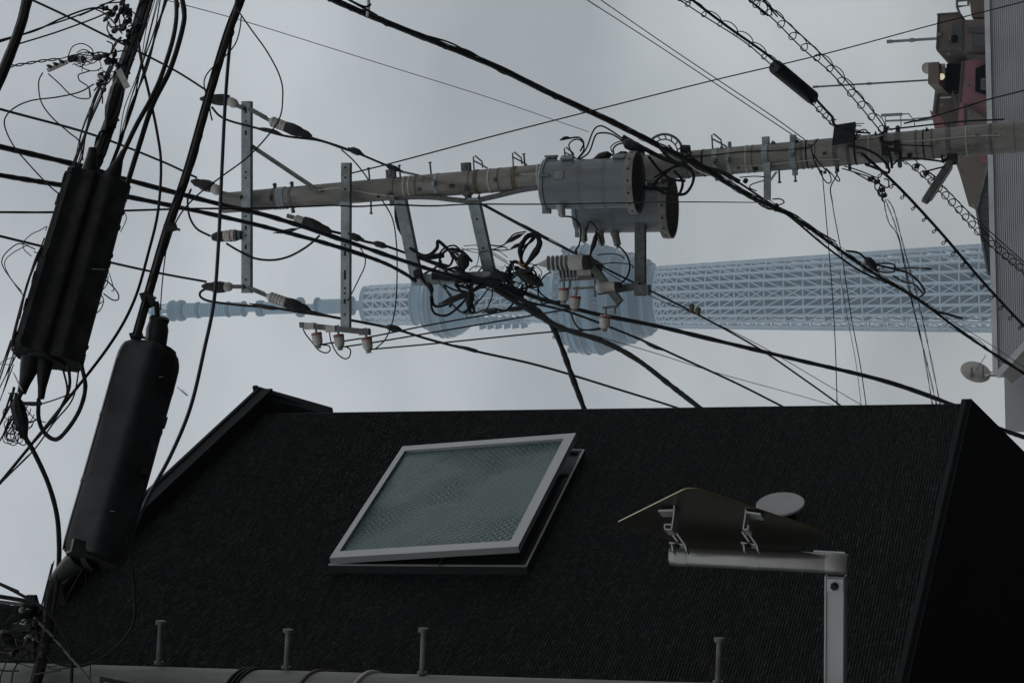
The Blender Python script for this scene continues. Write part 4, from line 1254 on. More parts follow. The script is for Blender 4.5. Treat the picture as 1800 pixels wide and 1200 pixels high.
lamp = thing('street_lamp', P(1672, 282, 22.75), 'slim fluorescent street lamp hanging at a slant below the concrete pole', 'street lamp')
a, b = P(1670, 285, 22.7), P(1624, 356, 22.4)
d = (b - a).normalized()
s = d.cross(V((0, 1, 0))).normalized()
f_ = s.cross(d)
mk('housing', MB().sweep(a, b, s, f_, [(-6 * K, -2 * K), (-4 * K, -6 * K), (5 * K, -6 * K), (7 * K, -1 * K), (7 * K, 2 * K), (-6 * K, 2 * K)], [(0, .8), (.04, 1), (.95, 1), (1, .75)]), 'galvdark', lamp)
mk('diffuser', MB().sweep(a.lerp(b, .08), a.lerp(b, .9), s, f_, [(2 * K, -3 * K), (8.5 * K, -4 * K), (9.5 * K, 1 * K), (8 * K, 3 * K)], [(0, .95), (.03, 1), (.97, 1), (1, .95)]), 'tubewhite', lamp)
mk('bracket', MB().box(P(1674, 280, 22.78), V((9 * K, 0, 0)), V((0, .05, 0)), V((0, 0, 8 * K))).bar(P(1655, 283, 22.7), P(1680, 277, 22.8), V((0, .04, 0)), V((6 * K, 0, 0))), 'rubber', lamp)

# ================================================================== near concrete pole at the photo's foot
NY = 6.6
n0, n1 = P(150, 1165 + 96, NY), P(1100, 1200 + 98, NY)
na = (n0 - n1).normalized()
nb_ = n1 + na * (-n1.z / na.z)
KN = SC(600, 1180, NY)
nrr = 96 * KN
npole = thing('utility_pole', nb_, 'near concrete utility pole with step bolts, seen along the photo foot before the siding', 'utility pole')
tl = (P(-260, 1250, NY) - nb_).length
mk('shaft', MB().lathe(nb_, na, [(0, nrr * 1.12), ((n1 - nb_).length, nrr * 1.02), ((n0 - nb_).length, nrr), (tl, nrr * .95), (tl + .01, nrr * .8)], 48), 'nearconcrete', npole)
nr_ = (V((1, 0, 0)) - na * na.x).normalized()
nf_ = na.cross(nr_)
if nf_.y > 0: nf_ = -nf_
nbm = MB().lathe((0, 0, 0), (0, 0, 1), [(0, .0085), (.004, .0155), (.012, .0155), (.013, .0085), (.138, .0085), (.138, .0155), (.141, .0165), (.151, .0165), (.152, .013)], 14).mesh('step_bolt')
nbm.materials.append(MT['galvdark'])
for (x0, y0), (x1, y1) in (((279, 1166), (283, 1090)), ((503, 1174), (507, 1105)), ((742, 1184), (745, 1103)), ((1262, 1200), (1265, 1120))):
    p = P(x0, y0 + 2, NY)
    q = P(x1, y1, NY)
    ln = (q - p).length
    m_ = frame(p, q - p, V((0, -1, 0))) @ Matrix.Diagonal((1, 1, ln / .152, 1))
    put('step_bolt', nbm, m_, npole)
for px, wd, m in ((432, 3.5, 'black'), (440, 3, 'black'), (447, 2.5, 'black'), (556, 3, 'rust'), (650, 4, 'strap')):
    c = nb_ + na * ((P(px, 1250, NY) - nb_).dot(na))
    pts = [c + (nr_ * math.cos(a) + nf_ * math.sin(a)) * (nrr * 1.02 + wd * .3 * KN) + na * .03 * math.sin(a) for a in [2 * PI * i / 40 for i in range(40)]]
    mk('band', MB().tube(pts, wd * KN, 6, closed=True), m, npole)
ps = MB()
pc0, pc1 = P(176, 1187, NY - .155), P(252, 1203, NY - .155)
ux, uy = (pc1 - pc0), P(176, 1290, NY - .155) - pc0
mk('sign_plate', MB().box(pc0 + ux * 1.4 + uy * .5, ux * 1.4, uy * .5, V((0, .004, 0))), 'rubber', npole)
mk('plate_face', MB().box(pc0 + ux * 1.45 + uy * .56 - V((0, .006, 0)), ux * 1.33, uy * .48, V((0, .002, 0))), 'ventc', npole)
# ironwork near its head
mk('bracket', MB().box(P(46, 1100, NY - .1), V((.012, 0, 0)), V((0, .03, 0)), V((0, 0, .03))).bar(P(28, 1130, NY), P(52, 1070, NY - .1), V((0, .03, 0)), V((0, 0, .03))).bar(P(55, 1045, NY - .1), P(80, 1135, NY), V((0, .02, 0)), V((0, 0, .03))), 'rubber', npole)
mk('bolt', MB().lathe(P(44, 1092, NY - .16), V((0, -1, 0)), [(0, 5 * KN), (.012, 5 * KN), (.012, 2.4 * KN), (.03, 2.4 * KN)], 8).lathe(P(52, 1118, NY - .16), V((0, -1, 0)), [(0, 4 * KN), (.012, 4 * KN), (.012, 2 * KN), (.03, 2 * KN)], 8), 'alu', npole)
mk('clamp', MB().lathe(P(28, 1142, NY - .1), V((.6, -.6, .2)), [(0, 10 * KN), (.03, 14 * KN), (.07, 14 * KN), (.09, 8 * KN)], 10).box(P(50, 1140, NY - .08), V((.03, 0, 0)), V((0, .03, 0)), V((0, 0, .035))), 'rubber', npole)

# ================================================================== road sign seen from behind and edge-on
sg = thing('road_sign', P(1467, 1230, NY), 'diamond metal road sign seen from behind, almost edge-on, on a round pipe', 'road sign')
KS = SC(1300, 950, 6.5)
SA, SB_, SCc, SDd = P(1084, 920, 6.5), P(1213, 853, 6.17), P(1462, 940, 6.5), P(1311, 992, 6.83)
mid_ = (SA + SB_ + SCc + SDd) / 4
pn = (SCc - SA).cross(SB_ - SDd).normalized()                  # front, away from the camera
if pn.y < 0: pn = -pn
def flat(p): return p - pn * (p - mid_).dot(pn)
SA, SB_, SCc, SDd = flat(SA), flat(SB_), flat(SCc), flat(SDd)
def rounded_tri(ps, r, n=6):
    o = []
    for i in range(len(ps)):
        p, a, b = ps[i], ps[i - 1], ps[(i + 1) % len(ps)]
        u, w_ = (a - p).normalized(), (b - p).normalized()
        s = p + u * r[i]
        e_ = p + w_ * r[i]
        for k in range(n + 1):
            t = k / n
            o.append(s * (1 - t) ** 2 + p * 2 * t * (1 - t) + e_ * t * t)
    return o
tri = rounded_tri([SA, SB_, SCc, SDd], (.012, .05, .085, .035))
mk('panel', MB().prism(tri, pn * .0025), 'signback', sg)
mk('panel_face', MB().prism([p + pn * .0027 for p in tri], pn * .0008), 'signface', sg)
hz = (SDd - SB_).normalized()
def railbar(f, g, xs):
    """a C rail along the back at the level of picture column xs, clamped to the pipe"""
    pass
pipe0, pipe1 = P(1178, 976, 6.55), P(1486, 991, 6.55)
pax = (pipe1 - pipe0).normalized()
mk('support_pipe', MB().lathe(pipe0, pax, [(0, 15 * KS), (.002, 17.5 * KS), (.004, 18 * KS), ((pipe1 - pipe0).length - .01, 18 * KS), ((pipe1 - pipe0).length, 16 * KS)], 32), 'pipe', sg)
mk('pipe_collar', MB().lathe(pipe1 - pax * .055, pax, [(0, 18 * KS), (0, 20 * KS), (.05, 20 * KS), (.062, 17 * KS)], 32), 'pipe', sg)
bkd = -pn
for px, ytop, s in ((1185, 890, -1), (1311, 893, 1)):
    # Z shaped rail and clamp, their ends facing the camera
    Y = 6.33
    rl = MB()
    dep = hz * .05
    def sheet(pts, th=2.2):
        for (xa, ya), (xb, yb) in zip(pts, pts[1:]):
            a_, b_ = P(xa, ya, Y), P(xb, yb, Y)
            d_ = (b_ - a_).normalized()
            nn2 = d_.cross(V((0, 1, 0))).normalized() * th * KS
            rl.prism([a_ - nn2 * .5, b_ - nn2 * .5, b_ + nn2 * .5, a_ + nn2 * .5], dep)
    sheet([(px, ytop - 5), (px - 1, 904), (px - 5, 930)])
    sheet([(px - 1, ytop + 6 if s > 0 else 896), (px + 26 * s - (2 if s < 0 else 0), ytop + 10 if s > 0 else 897)], 3)
    sheet([(px - 5, 930), (px - 6 + (10 if s > 0 else -10), 929), (px - 6 + (10 if s > 0 else -10), 922)] if s > 0 else [(px - 5, 930), (px - 17, 929), (px - 17, 921), (px - 5, 921)])
    mk('rail', rl, 'armm', sg)
    cl = MB()
    rl2 = cl
    Y = 6.42
    dep2 = hz * .035
    for pts in ([(px - 7, 934), (px + 6, 952)], [(px + 2, 934), (px + 19, 958), (px + 21, 968)], [(px - 9, 953), (px + 17, 957)], [(px - 4, 957), (px - 3, 968)]):
        for (xa, ya), (xb, yb) in zip(pts, pts[1:]):
            a_, b_ = P(xa, ya, Y), P(xb, yb, Y)
            d_ = (b_ - a_).normalized()
            nn2 = d_.cross(V((0, 1, 0))).normalized() * 2.6 * KS
            cl.prism([a_ - nn2 * .5, b_ - nn2 * .5, b_ + nn2 * .5, a_ + nn2 * .5], dep2)
    mk('clamp', cl, 'armm', sg)
    mk('clamp_bolt', MB().lathe(P(px + 6, 960, Y + .01), V((.2, -1, .1)), [(0, 5 * KS), (.02, 5 * KS), (.02, 2.5 * KS), (.04, 2.5 * KS)], 6), 'rubber', sg)
    cb = pipe0 + pax * ((P(px + 14, 985, 6.55) - pipe0).dot(pax))
    mk('pipe_band', MB().lathe(cb - pax * .018, pax, [(0, 18 * KS), (0, 18.8 * KS), (.036, 18.8 * KS), (.036, 18 * KS)], 32), 'pipe', sg)
ar0, ar1 = P(1468, 1012, 6.55), P(1466, 1290, 6.6)
ad = (ar1 - ar0).normalized()
ay = V((0, 1, 0)) - ad * ad.y
ay.normalize()
az = ad.cross(ay)
if az.z > 0: az = -az
mk('arm', MB().channel(ar0 + ay * -.01, ar1 + ay * -.01, az * 35 * KS, ay * .06, .003), 'armm', sg)
mk('arm_lip', MB().bar(ar0 - az * 15.5 * KS - ay * .014, ar1 - az * 15.5 * KS - ay * .014, az * 3 * KS, ay * .008).bar(ar0 + az * 15.5 * KS - ay * .014, ar1 + az * 15.5 * KS - ay * .014, az * 2 * KS, ay * .008), 'armm', sg)
mk('end_plate', MB().bar(ar0 - ay * .018 + ad * .004 + az * 1.5 * KS, ar0 - ay * .018 + ad * 25 * KS + az * 1.5 * KS, az * 28 * KS, ay * .006), 'white', sg)
mk('arm_bolt', MB().lathe(ar0 - ay * .02 + ad * 15 * KS + az * 1 * KS, -ay, [(0, 7.5 * KS), (.008, 7.5 * KS), (.008, 5 * KS), (.02, 4.5 * KS)], 6), 'rubber', sg)
mk('arm_strap', MB().tube([P(1430, 968, 6.4), P(1485, 971, 6.4)], 1.6 * KS, 6), 'alu', sg)
# ================================================================== wires that meet at the far pole
HV = 'high voltage wires reaching the top crossarm'
cable('power_wire', 'overhead wire ending at the upper left cover of the top crossarm', 'wire', [(-240, -130), (60, 2), (180, 60), (300, 120), (372, 165)], 16, 22.7, 5, group=HV)
cable('power_wire', 'overhead wire ending at the dark cover atop the concrete pole', 'wire', [(-260, 120), (0, 192), (160, 236), (280, 282), (345, 312)], 16, 22.7, 5.5, group=HV)
cable('power_wire', 'overhead wire ending at the lower left cover of the top crossarm', 'wire', [(-260, 350), (0, 415), (180, 458), (280, 480), (362, 495)], 16, 22.7, 5.5, group=HV)
def sleeve(px, Y, w, parent, nm='sleeve', m='rubber'):
    return mk(nm, spindle(MB(), [P(x, y, Y) for x, y in px], w / 2 * SC(px[0][0], px[0][1], Y)), m, parent)
o = cable('power_wire', 'wire leaving the upper ribbed bell and slipping behind the concrete pole', 'wire', [(540, 240), (580, 252), (620, 266), (668, 286), (700, 300), (740, 310, 23.3), (790, 330, 23.4), (845, 358, 23.6), (950, 415), (1060, 470), (1115, 497), (1225, 552), (1330, 610), (1410, 664), (1490, 722), (1560, 780)], 22.7, 33, 4.2)
sleeve([(612, 260), (625, 266), (640, 272)], 22.72, 12, o)
sleeve([(675, 288), (690, 295), (708, 301)], 22.8, 10, o)
sleeve([(905, 388), (935, 405), (965, 420)], 23.9, 6, o)
sleeve([(1020, 445), (1050, 462), (1065, 472)], 24.6, 7, o)
o = cable('jumper_wire', 'jumper wire running under the upper ribbed bell to the wire splice', 'wire', [(372, 188, 22.7), (385, 203), (405, 213), (450, 225), (500, 239), (560, 247), (600, 260), (618, 266)], 22.7, 22.7, 4)
sleeve([(445, 225), (475, 230), (500, 238)], 22.7, 8, o)
cable('jumper_wire', 'short wire end hanging beside the upper left cover', 'wire', [(368, 185), (370, 200), (373, 212)], 22.7, 22.7, 3)
o = cable('power_wire', 'wire leaving the greenish insulator and passing through the tangle', 'wire', [(572, 404), (612, 414), (640, 424), (680, 433), (740, 455), (830, 490), (920, 528), (1000, 548), (1115, 592), (1200, 630), (1300, 676), (1395, 724), (1500, 775)], 22.7, 34, 5)
sleeve([(612, 410), (624, 417), (640, 421)], 22.7, 13, o)
sleeve([(652, 426), (668, 430), (684, 435)], 22.72, 11, o)
sleeve([(1130, 600), (1148, 608), (1165, 616)], 28, 7, o)
sleeve([(480, 410), (505, 406), (528, 401)], 22.7, 7, o)
o = cable('power_wire', 'wire leaving the lower ribbed bell and crossing in front of the upper deck', 'wire', [(538, 545), (580, 556), (640, 567), (700, 580), (760, 598), (840, 618), (950, 643), (1080, 682), (1212, 724), (1330, 770)], 22.7, 33, 5)
sleeve([(674, 573), (692, 577), (710, 581)], 22.75, 12, o)
sleeve([(800, 606), (830, 615), (845, 619)], 24, 7, o)
o = cable('jumper_wire', 'pale ended jumper loop under the lower covers of the top crossarm', 'wire', [(362, 507), (352, 514), (354, 523), (372, 530), (420, 536), (480, 541), (530, 549), (580, 556)], 22.7, 22.7, 4.5)
sleeve([(438, 533), (470, 540), (498, 543)], 22.7, 8, o)
cable('jumper_wire', 'jumper loop from the pole top cover to the red ringed insulator', 'wire', [(336, 332), (330, 350), (333, 380), (346, 402), (370, 415)], 22.7, 22.7, 4)
cable('jumper_wire', 'sagging jumper loop from the red ringed insulator to the cables', 'wire', [(398, 428), (420, 441), (448, 454), (480, 457), (510, 450), (540, 433), (562, 414)], 22.7, 22.7, 4)

LV = 'thick lashed cables crossing under the pole top'
def lashed(label, px, Y0, Y1, w, lump=.14, group=None, nm='lashed_cable', cat='cable', parent=None, m='black'):
    o = cable(nm, label, cat, px, Y0, Y1, w, m, group=group, parent=parent, lump=lump, sub=14)
    return o
lashed('upper of two thick lashed cables running from the photo edge to the tangle', [(-260, 195), (0, 258), (130, 289), (230, 318), (390, 360), (480, 382), (600, 421), (690, 452), (760, 475), (830, 496)], 13.2, 23.4, 12, .22, group=LV)
lashed('lower of two thick lashed cables, dropping to the first support arm', [(-260, 262), (0, 308), (110, 326), (220, 345), (400, 383), (520, 413), (600, 436), (670, 460), (710, 480), (730, 494)], 13.5, 23.3, 11, .22, group=LV)
lashed('thick cable through the tangle running on across the lower tower shaft to the roof corner', [(800, 485), (880, 500), (950, 525), (1040, 550), (1150, 572), (1250, 596), (1400, 632), (1560, 671), (1690, 718), (1745, 748), (1800, 768), (1900, 800)], 23.4, 24.5, 7.5, .2, group=LV)
lashed('thick cable hooking down steeply from the tangle in front of the dark siding top', [(880, 505), (930, 535), (965, 565), (985, 605), (1005, 660), (1030, 728), (1050, 790)], 23.4, 22.5, 9.5, .22, group=LV)
lashed('thick cable curving from the tangle under the lower deck to the siding top', [(870, 508), (930, 545), (985, 575), (1060, 600), (1120, 632), (1180, 678), (1242, 726), (1310, 780)], 23.4, 22.0, 9, .22, group=LV)
cable('telephone_wire', 'long level wire grazing the lower side of the concrete pole and drums', 'wire', [(-200, 372), (0, 373), (100, 373), (230, 370), (330, 367), (450, 366), (560, 362), (590, 361), (630, 363), (690, 360), (760, 362), (830, 359), (950, 359), (1080, 357), (1200, 355), (1340, 356)], 7.6, 22.6, 4.5, lump=.1)

# big lashed bundle crossing the pole at the round cable guide
bun = thing('cable_bundle', P(1180, 270, 22.6), 'heaviest lashed cable bundle slanting across the sky and over the pole', 'cable')
B = [(430, -70), (585, 0), (650, 28), (760, 72), (870, 117), (970, 166), (1060, 207), (1130, 242), (1185, 270), (1240, 298), (1310, 340), (1350, 360), (1400, 385), (1470, 435), (1520, 470), (1560, 495), (1615, 527), (1700, 590), (1800, 657), (1950, 760)]
def shift(px, dx, dy): return [(p[0] + dx, p[1] + dy, *p[2:]) for p in px]
lashed(None, B, 17, 28, 7.5, .3, nm='strand', cat=None, parent=bun)
lashed(None, shift(B[:14], 2.5, -3.5), 17, 24.5, 3.2, .4, nm='strand', cat=None, parent=bun)
lashed(None, shift(B[:12], -1, 3.5), 17.1, 23, 3.2, .4, nm='strand', cat=None, parent=bun)
cable('strand', None, None, [(1200, 285), (1262, 302), (1300, 322), (1345, 352), (1390, 382), (1450, 432), (1510, 475), (1560, 497)], 22.5, 25, 4, parent=bun)
cable('strand', None, None, [(1488, 441), (1510, 445), (1530, 462), (1560, 470), (1600, 482), (1625, 510), (1615, 524)], 24.5, 26, 4, parent=bun)
cable('strand', None, None, [(1570, 485), (1590, 496), (1608, 500), (1622, 516)], 25.5, 26, 3, parent=bun)
mk('splice', spindle(MB(), [P(1518, 452, 24.8), P(1530, 462, 24.8), P(1542, 478, 24.8)], 8 * K), 'rubber', bun)
mk('wire_tie', MB().tube(crom([P(1530, 465, 24.8), P(1552, 463, 24.8), P(1571, 465, 24.8), P(1573, 476, 24.8), P(1555, 479, 24.8), P(1532, 472, 24.8)], 6), 1.4 * K, 6).tube(crom([P(1540, 475, 24.8), P(1556, 470, 24.8), P(1570, 472, 24.8), P(1574, 462, 24.8)], 6), .9 * K, 5), 'black', bun)
cable('wire_end', None, None, [(1575, 472), (1600, 471), (1625, 472), (1637, 473)], 24.8, 24.8, 2.2, parent=bun)
mk('splice', spindle(MB(), [P(1622, 472, 24.8), P(1630, 472, 24.8), P(1640, 473, 24.8)], 2.2 * K), 'rubber', bun)
cable('wire_end', None, None, [(1650, 548), (1672, 554), (1692, 560)], 26, 26, 4.5, parent=bun)
cable('strand', None, None, [(745, 62), (790, 75), (822, 92), (840, 105), (858, 110)], 19, 19.8, 3.5, parent=bun)
cable('strand', None, None, [(790, 82), (820, 88), (848, 104)], 19.3, 19.8, 3, parent=bun)
cable('tag_strip', None, None, [(645, -20), (648, 8), (646, 28)], 17.6, 17.8, 6, m='tag', parent=bun)
cable('strand', None, None, [(560, -30), (610, -2), (640, 12), (652, 8)], 17.2, 17.6, 4, parent=bun)
# cables held at the pole by the guide
kn = thing('cable_knot', P(1190, 290, 22.5), 'knot of looped cables strapped to the pole beneath the drums', 'cable')
for px, w_ in (([(1095, 240), (1130, 260), (1170, 280), (1210, 292), (1260, 300), (1300, 320)], 8), ([(1150, 250), (1180, 280), (1215, 300), (1218, 320), (1205, 340), (1185, 342)], 5), ([(1185, 300), (1200, 320), (1190, 345), (1165, 338), (1150, 325), (1175, 300), (1200, 285)], 5),
               ([(1140, 275), (1160, 300), (1180, 315), (1205, 318)], 5), ([(1130, 330), (1165, 332), (1190, 328)], 7), ([(1175, 255), (1195, 275), (1215, 270), (1200, 262)], 3.5), ([(1205, 268), (1235, 290), (1270, 305), (1300, 318)], 4), ([(1150, 312), (1180, 296), (1205, 290)], 4)):
    cable('cable_loop', None, None, px, 22.5, 22.55, w_, parent=kn, lump=.12)
mk('clamp', MB().lathe(P(1205, 262, 22.6), pa, [(-8 * K, 6 * K), (8 * K, 8 * K)], 10), 'rubber', kn)
mk('lead_wire', MB().tube(path([(1200, 276), (1215, 292), (1238, 305), (1290, 318)], 22.4, 22.4), 1.3 * K, 5), 'strap', kn)
# leads from the transformer head
lead = thing('lead_wires', P(1015, 275, 22.4), 'pair of looping black leads rising from the front drum to the cables', 'wire')
for px, w_ in (([(1012, 284), (1030, 262), (1042, 232), (1052, 222), (1066, 225), (1098, 246)], 3), ([(1015, 282), (1035, 268), (1046, 240), (1055, 234), (1075, 236), (1098, 250)], 3), ([(1008, 276), (1000, 255), (1012, 245), (1024, 250), (1026, 264), (1016, 278)], 2.6), ([(1020, 266), (1026, 252), (1018, 242), (1002, 243), (985, 246)], 3.2),
               ([(1080, 274), (1078, 262), (1086, 254), (1100, 251)], 3), ([(1076, 268), (1074, 258), (1085, 250), (1098, 248)], 2)):
    cable('lead', None, None, px, 22.35, 22.5, w_, parent=lead)
mk('lead_end', spindle(MB(), [P(984, 247, 22.4), P(993, 243, 22.4), P(1004, 242, 22.4)], 3 * K), 'rubber', lead)
mk('joint', spindle(MB(), [P(1092, 246, 22.4), P(1110, 256, 22.4), P(1140, 266, 22.4)], 9 * K), 'rubber', lead)
mk('joint', spindle(MB(), [P(1040, 281, 22.4), P(1062, 274, 22.4), P(1078, 272, 22.4)], 7 * K), 'rubber', lead)
mk('joint', spindle(MB(), [P(1082, 272, 22.4), P(1095, 272, 22.4), P(1108, 272, 22.4)], 6 * K), 'rubber', lead)
def W2(label, pts3, r, m='black', nm='jumper_wire'):
    return mk(nm, MB().tube(crom(pts3, 8), r, 7), m, label=label, cat='wire')
W2('lead from the front drum bushing down to the upper fuse cutout', [q1, P(1005, 382, 22.5), P(1018, 394, 22.6), P(1021, 410, 22.7), P(1018, 430, 22.7), P(1012, 440, 22.7), P(1012, 451, 22.7)], 1.5 * K)
o = W2('thick sleeved lead from the rear drum bushings to the lower fuse cutout', [q3, P(1051, 410, 23.0), P(1046, 425, 22.9), P(1040, 442, 22.8), P(1034, 458, 22.8)], 1.6 * K)
sleeve([(1049, 405), (1045, 425), (1036, 450)], 22.9, 9, o)
W2('thin lead linking two bushings of the rear drum', [q2, P(1035, 391, 22.95), P(1045, 396, 22.95), P(1050, 404, 23.0)], 1.3 * K)
W2('lead from the rear drum looping past the arm to the white arrester', [q4, P(1085, 430, 23.0), P(1100, 446, 22.95), P(1107, 465, 22.9), P(1103, 485, 22.9), P(1090, 500, 22.85)], 1.6 * K)
W2('lead from the cone tip of the upper cutout to the tangle', [P(945, 465, 22.7), P(938, 467, 22.7), P(929, 476, 22.8)], 1.4 * K)
W2('lead from the lower cutout curving to the lower pin insulators', [P(968, 478, 22.9), P(955, 487, 22.9), P(946, 505, 22.9), P(948, 525, 22.9), P(960, 538, 22.9), P(985, 543, 22.9), P(1006, 544, 22.85)], 1.5 * K)
W2('loose loop wire over the lower deck beside the transformer arm', [P(1050, 448, 23.0), P(1075, 446, 23.0), P(1090, 449, 23.0), P(1098, 455, 23.0)], 1.0 * K)
W2('longer loose loop wire over the lower deck beside the arm end', [P(1052, 465, 23.0), P(1080, 462, 23.0), P(1108, 465, 23.0), P(1114, 472, 23.0)], 1.0 * K)
W2('wire from the middle lower pin insulator to the lone one', [P(1004, 550, 22.83), P(1008, 563, 22.83), P(1018, 577, 22.83), P(1035, 580, 22.83), P(1056, 578, 22.83)], 1.5 * K)
# service wires between the two insulator groups
SV = 'three service wires between pin insulator groups'
cable('service_wire', 'service wire from the topmost pin insulator to the upper lower-group one', 'wire', [(560, 606), (650, 592), (750, 572), (850, 554), (960, 533), (991, 528)], 22.7, 22.85, 2.8, group=SV)
cable('service_wire', 'service wire between the two middle pin insulators', 'wire', [(600, 610), (655, 602), (750, 586), (850, 569), (960, 550), (1009, 542)], 22.7, 22.83, 2.8, group=SV)
cable('service_wire', 'service wire from the lowest pin insulator to the lone one', 'wire', [(650, 614), (750, 605), (850, 595), (960, 584), (1030, 580), (1060, 576)], 22.7, 22.83, 2.8, group=SV)
cable('jumper_wire', 'drip loop under the topmost of the three pin insulators', 'wire', [(530, 568), (536, 585), (550, 603), (560, 615), (572, 620), (580, 616), (578, 608), (566, 606)], 22.7, 22.7, 2.4)
cable('jumper_wire', 'drip loop under the middle of the three pin insulators', 'wire', [(579, 582), (582, 600), (592, 620), (605, 630), (614, 627), (616, 615), (608, 609)], 22.7, 22.7, 2.4)
cable('jumper_wire', 'thin wire dropping from the pole in a long bow to the lowest pin insulator', 'wire', [(672, 352), (690, 385), (697, 430), (698, 480), (696, 530), (690, 565), (678, 595), (660, 613)], 22.8, 22.7, 2.4)
cable('jumper_wire', 'thin wire bowing from the cables to the second crossarm end', 'wire', [(631, 432), (641, 450), (641, 468), (630, 492), (614, 524), (610, 528)], 22.7, 22.7, 2.2)
cable('guy_wire', 'thin straight wire rising from the second crossarm past the step bolts', 'wire', [(600, 309), (700, 284), (880, 236), (1060, 190), (1260, 140), (1450, 95), (1640, 44), (1800, 3), (2000, -50)], 22.7, 34, 2.6)
cable('guy_wire', 'short thin wire from the cables to the concrete pole beside the crossarm brace', 'wire', [(600, 263), (622, 283), (640, 305), (648, 317)], 22.7, 22.8, 2.6)
cable('guy_wire', 'very thin wire crossing the upper sky from the trunk cables to the drums', 'wire', [(200, -25), (290, 0), (420, 35), (550, 75), (700, 122), (860, 172), (1000, 220), (1035, 232)], 20, 30, 1.6)
cable('guy_wire', 'left one of two hair thin parallel wires meeting the pole beside the junction box', 'wire', [(980, -35), (1032, 0), (1150, 76), (1250, 142), (1340, 202), (1400, 242), (1425, 262)], 24, 23, 1.7)
cable('guy_wire', 'right one of two hair thin parallel wires meeting the pole beside the junction box', 'wire', [(1000, -40), (1056, 0), (1160, 72), (1270, 146), (1360, 206), (1420, 250), (1440, 268)], 24, 23, 1.7)
cable('guy_wire', 'thin line beside the conduit running down across the lower deck', 'wire', [(850, 358), (900, 385), (1000, 438), (1100, 498), (1170, 532), (1222, 552), (1330, 604), (1440, 668), (1525, 718), (1600, 765)], 23.5, 40, 1.8)
mk('wire_clip', MB().lathe(P(1216, 547, 26), V((1, 0, 0)), [(0, 4 * K), (.05, 6 * K), (.07, 6 * K), (.09, 3 * K)], 10).lathe(P(1227, 553, 26), V((1, 0, 0)), [(0, 4 * K), (.05, 6 * K), (.07, 6 * K), (.09, 3 * K)], 10), 'rust', label='little brown clip holding two wires over the tower shaft', cat='clip')
cable('guy_wire', 'thin wire low over the siding top, between the thick cables', 'wire', [(1040, 588), (1150, 620), (1260, 655), (1380, 688), (1500, 722), (1580, 745)], 26, 45, 1.5)

# fine drops on the right
DR = 'thin twisted drop wires in front of the tower shaft'
def twisted(label, px, Y0, Y1, w, group=None, parent=None, tw=1.0, nm='drop_wire', pitch=10):
    pts = path(px, Y0, Y1, 10)
    r = w / 2 * SC(px[0][0], px[0][1], Y0)
    root = parent or thing(nm, pts[0], label, 'wire', group)
    for s in (0, PI):
        q = []
        for i, p in enumerate(pts):
            t = (pts[min(i + 1, len(pts) - 1)] - pts[max(i - 1, 0)]).normalized()
            a = t.orthogonal().normalized()
            b = t.cross(a)
            th = i * 2 * PI / pitch + s
            q.append(p + (a * math.cos(th) + b * math.sin(th)) * r * tw)
        mk('strand', MB().tube(q, r * .6, 5), 'black', root)
    return root
cable('drop_wire', 'leftmost hair thin drop wire falling from pole over the tower shaft', 'wire', [(1445, 300), (1452, 380), (1462, 500), (1468, 600), (1472, 722), (1474, 760)], 22.8, 22, 1.6, group=DR)
cable('drop_wire', 'kinked hair thin drop wire second from the left over the shaft', 'wire', [(1463, 355), (1466, 375), (1480, 450), (1497, 560), (1512, 640), (1524, 722), (1530, 765)], 22.8, 22, 1.6, group=DR)
cable('drop_wire', 'faintest hair thin drop wire between the two left ones', 'wire', [(1476, 480), (1490, 560), (1505, 640), (1515, 722), (1520, 760)], 28, 28, 1.0, group=DR)
twisted('twisted drop wire left of three leaving the splice under the pole', [(1553, 352), (1562, 390), (1580, 420), (1598, 510), (1620, 600), (1641, 722), (1650, 770)], 22.8, 23, 1.8, DR)
twisted('twisted drop wire in the middle of three leaving the splice', [(1556, 350), (1575, 400), (1592, 470), (1610, 560), (1630, 640), (1648, 722), (1655, 770)], 22.8, 23, 1.7, DR)
twisted('twisted drop wire right of three leaving the splice', [(1560, 350), (1572, 372), (1590, 440), (1612, 520), (1630, 600), (1655, 722), (1664, 770)], 22.8, 23, 1.8, DR)
cb = thing('wire_cluster', P(1465, 310, 22.7), 'small loops of wire clipped under the pole below the junction box', 'wire')
for px in ([(1440, 296), (1446, 312), (1455, 322), (1461, 318), (1458, 305), (1450, 296)], [(1452, 296), (1462, 306), (1472, 318), (1476, 316), (1468, 302)], [(1426, 262), (1432, 285), (1440, 300), (1442, 306)], [(1426, 254), (1428, 270), (1442, 288), (1452, 300)], [(1471, 296), (1471, 308), (1460, 330), (1463, 355)], [(1438, 244), (1428, 256), (1420, 254)], [(1480, 296), (1500, 302), (1530, 312), (1545, 322)], [(1484, 292), (1510, 300), (1545, 314)]):
    cable('wire_loop', None, None, px, 22.65, 22.7, 2.2, parent=cb)
for x, y in ((1443, 302), (1450, 303), (1472, 300), (1494, 296)):
    mk('clip', MB().box(P(x, y, 22.7), V((2.4 * K, 0, 0)), V((0, .02, 0)), V((0, 0, 2.2 * K))), 'rubber', cb)
ct = thing('wire_cluster', P(1545, 330, 22.6), 'cluster of small splices and loops at the coil cable below the pole', 'wire')
for px in ([(1535, 312), (1545, 322), (1552, 332), (1548, 345), (1543, 338), (1548, 325)], [(1545, 322), (1560, 330), (1562, 318), (1554, 314)], [(1540, 318), (1538, 330), (1546, 340), (1552, 352)], [(1500, 302), (1525, 316), (1540, 322)], [(1550, 330), (1556, 340), (1550, 350), (1556, 356)]):
    cable('wire_loop', None, None, px, 22.6, 22.6, 2.4, parent=ct)
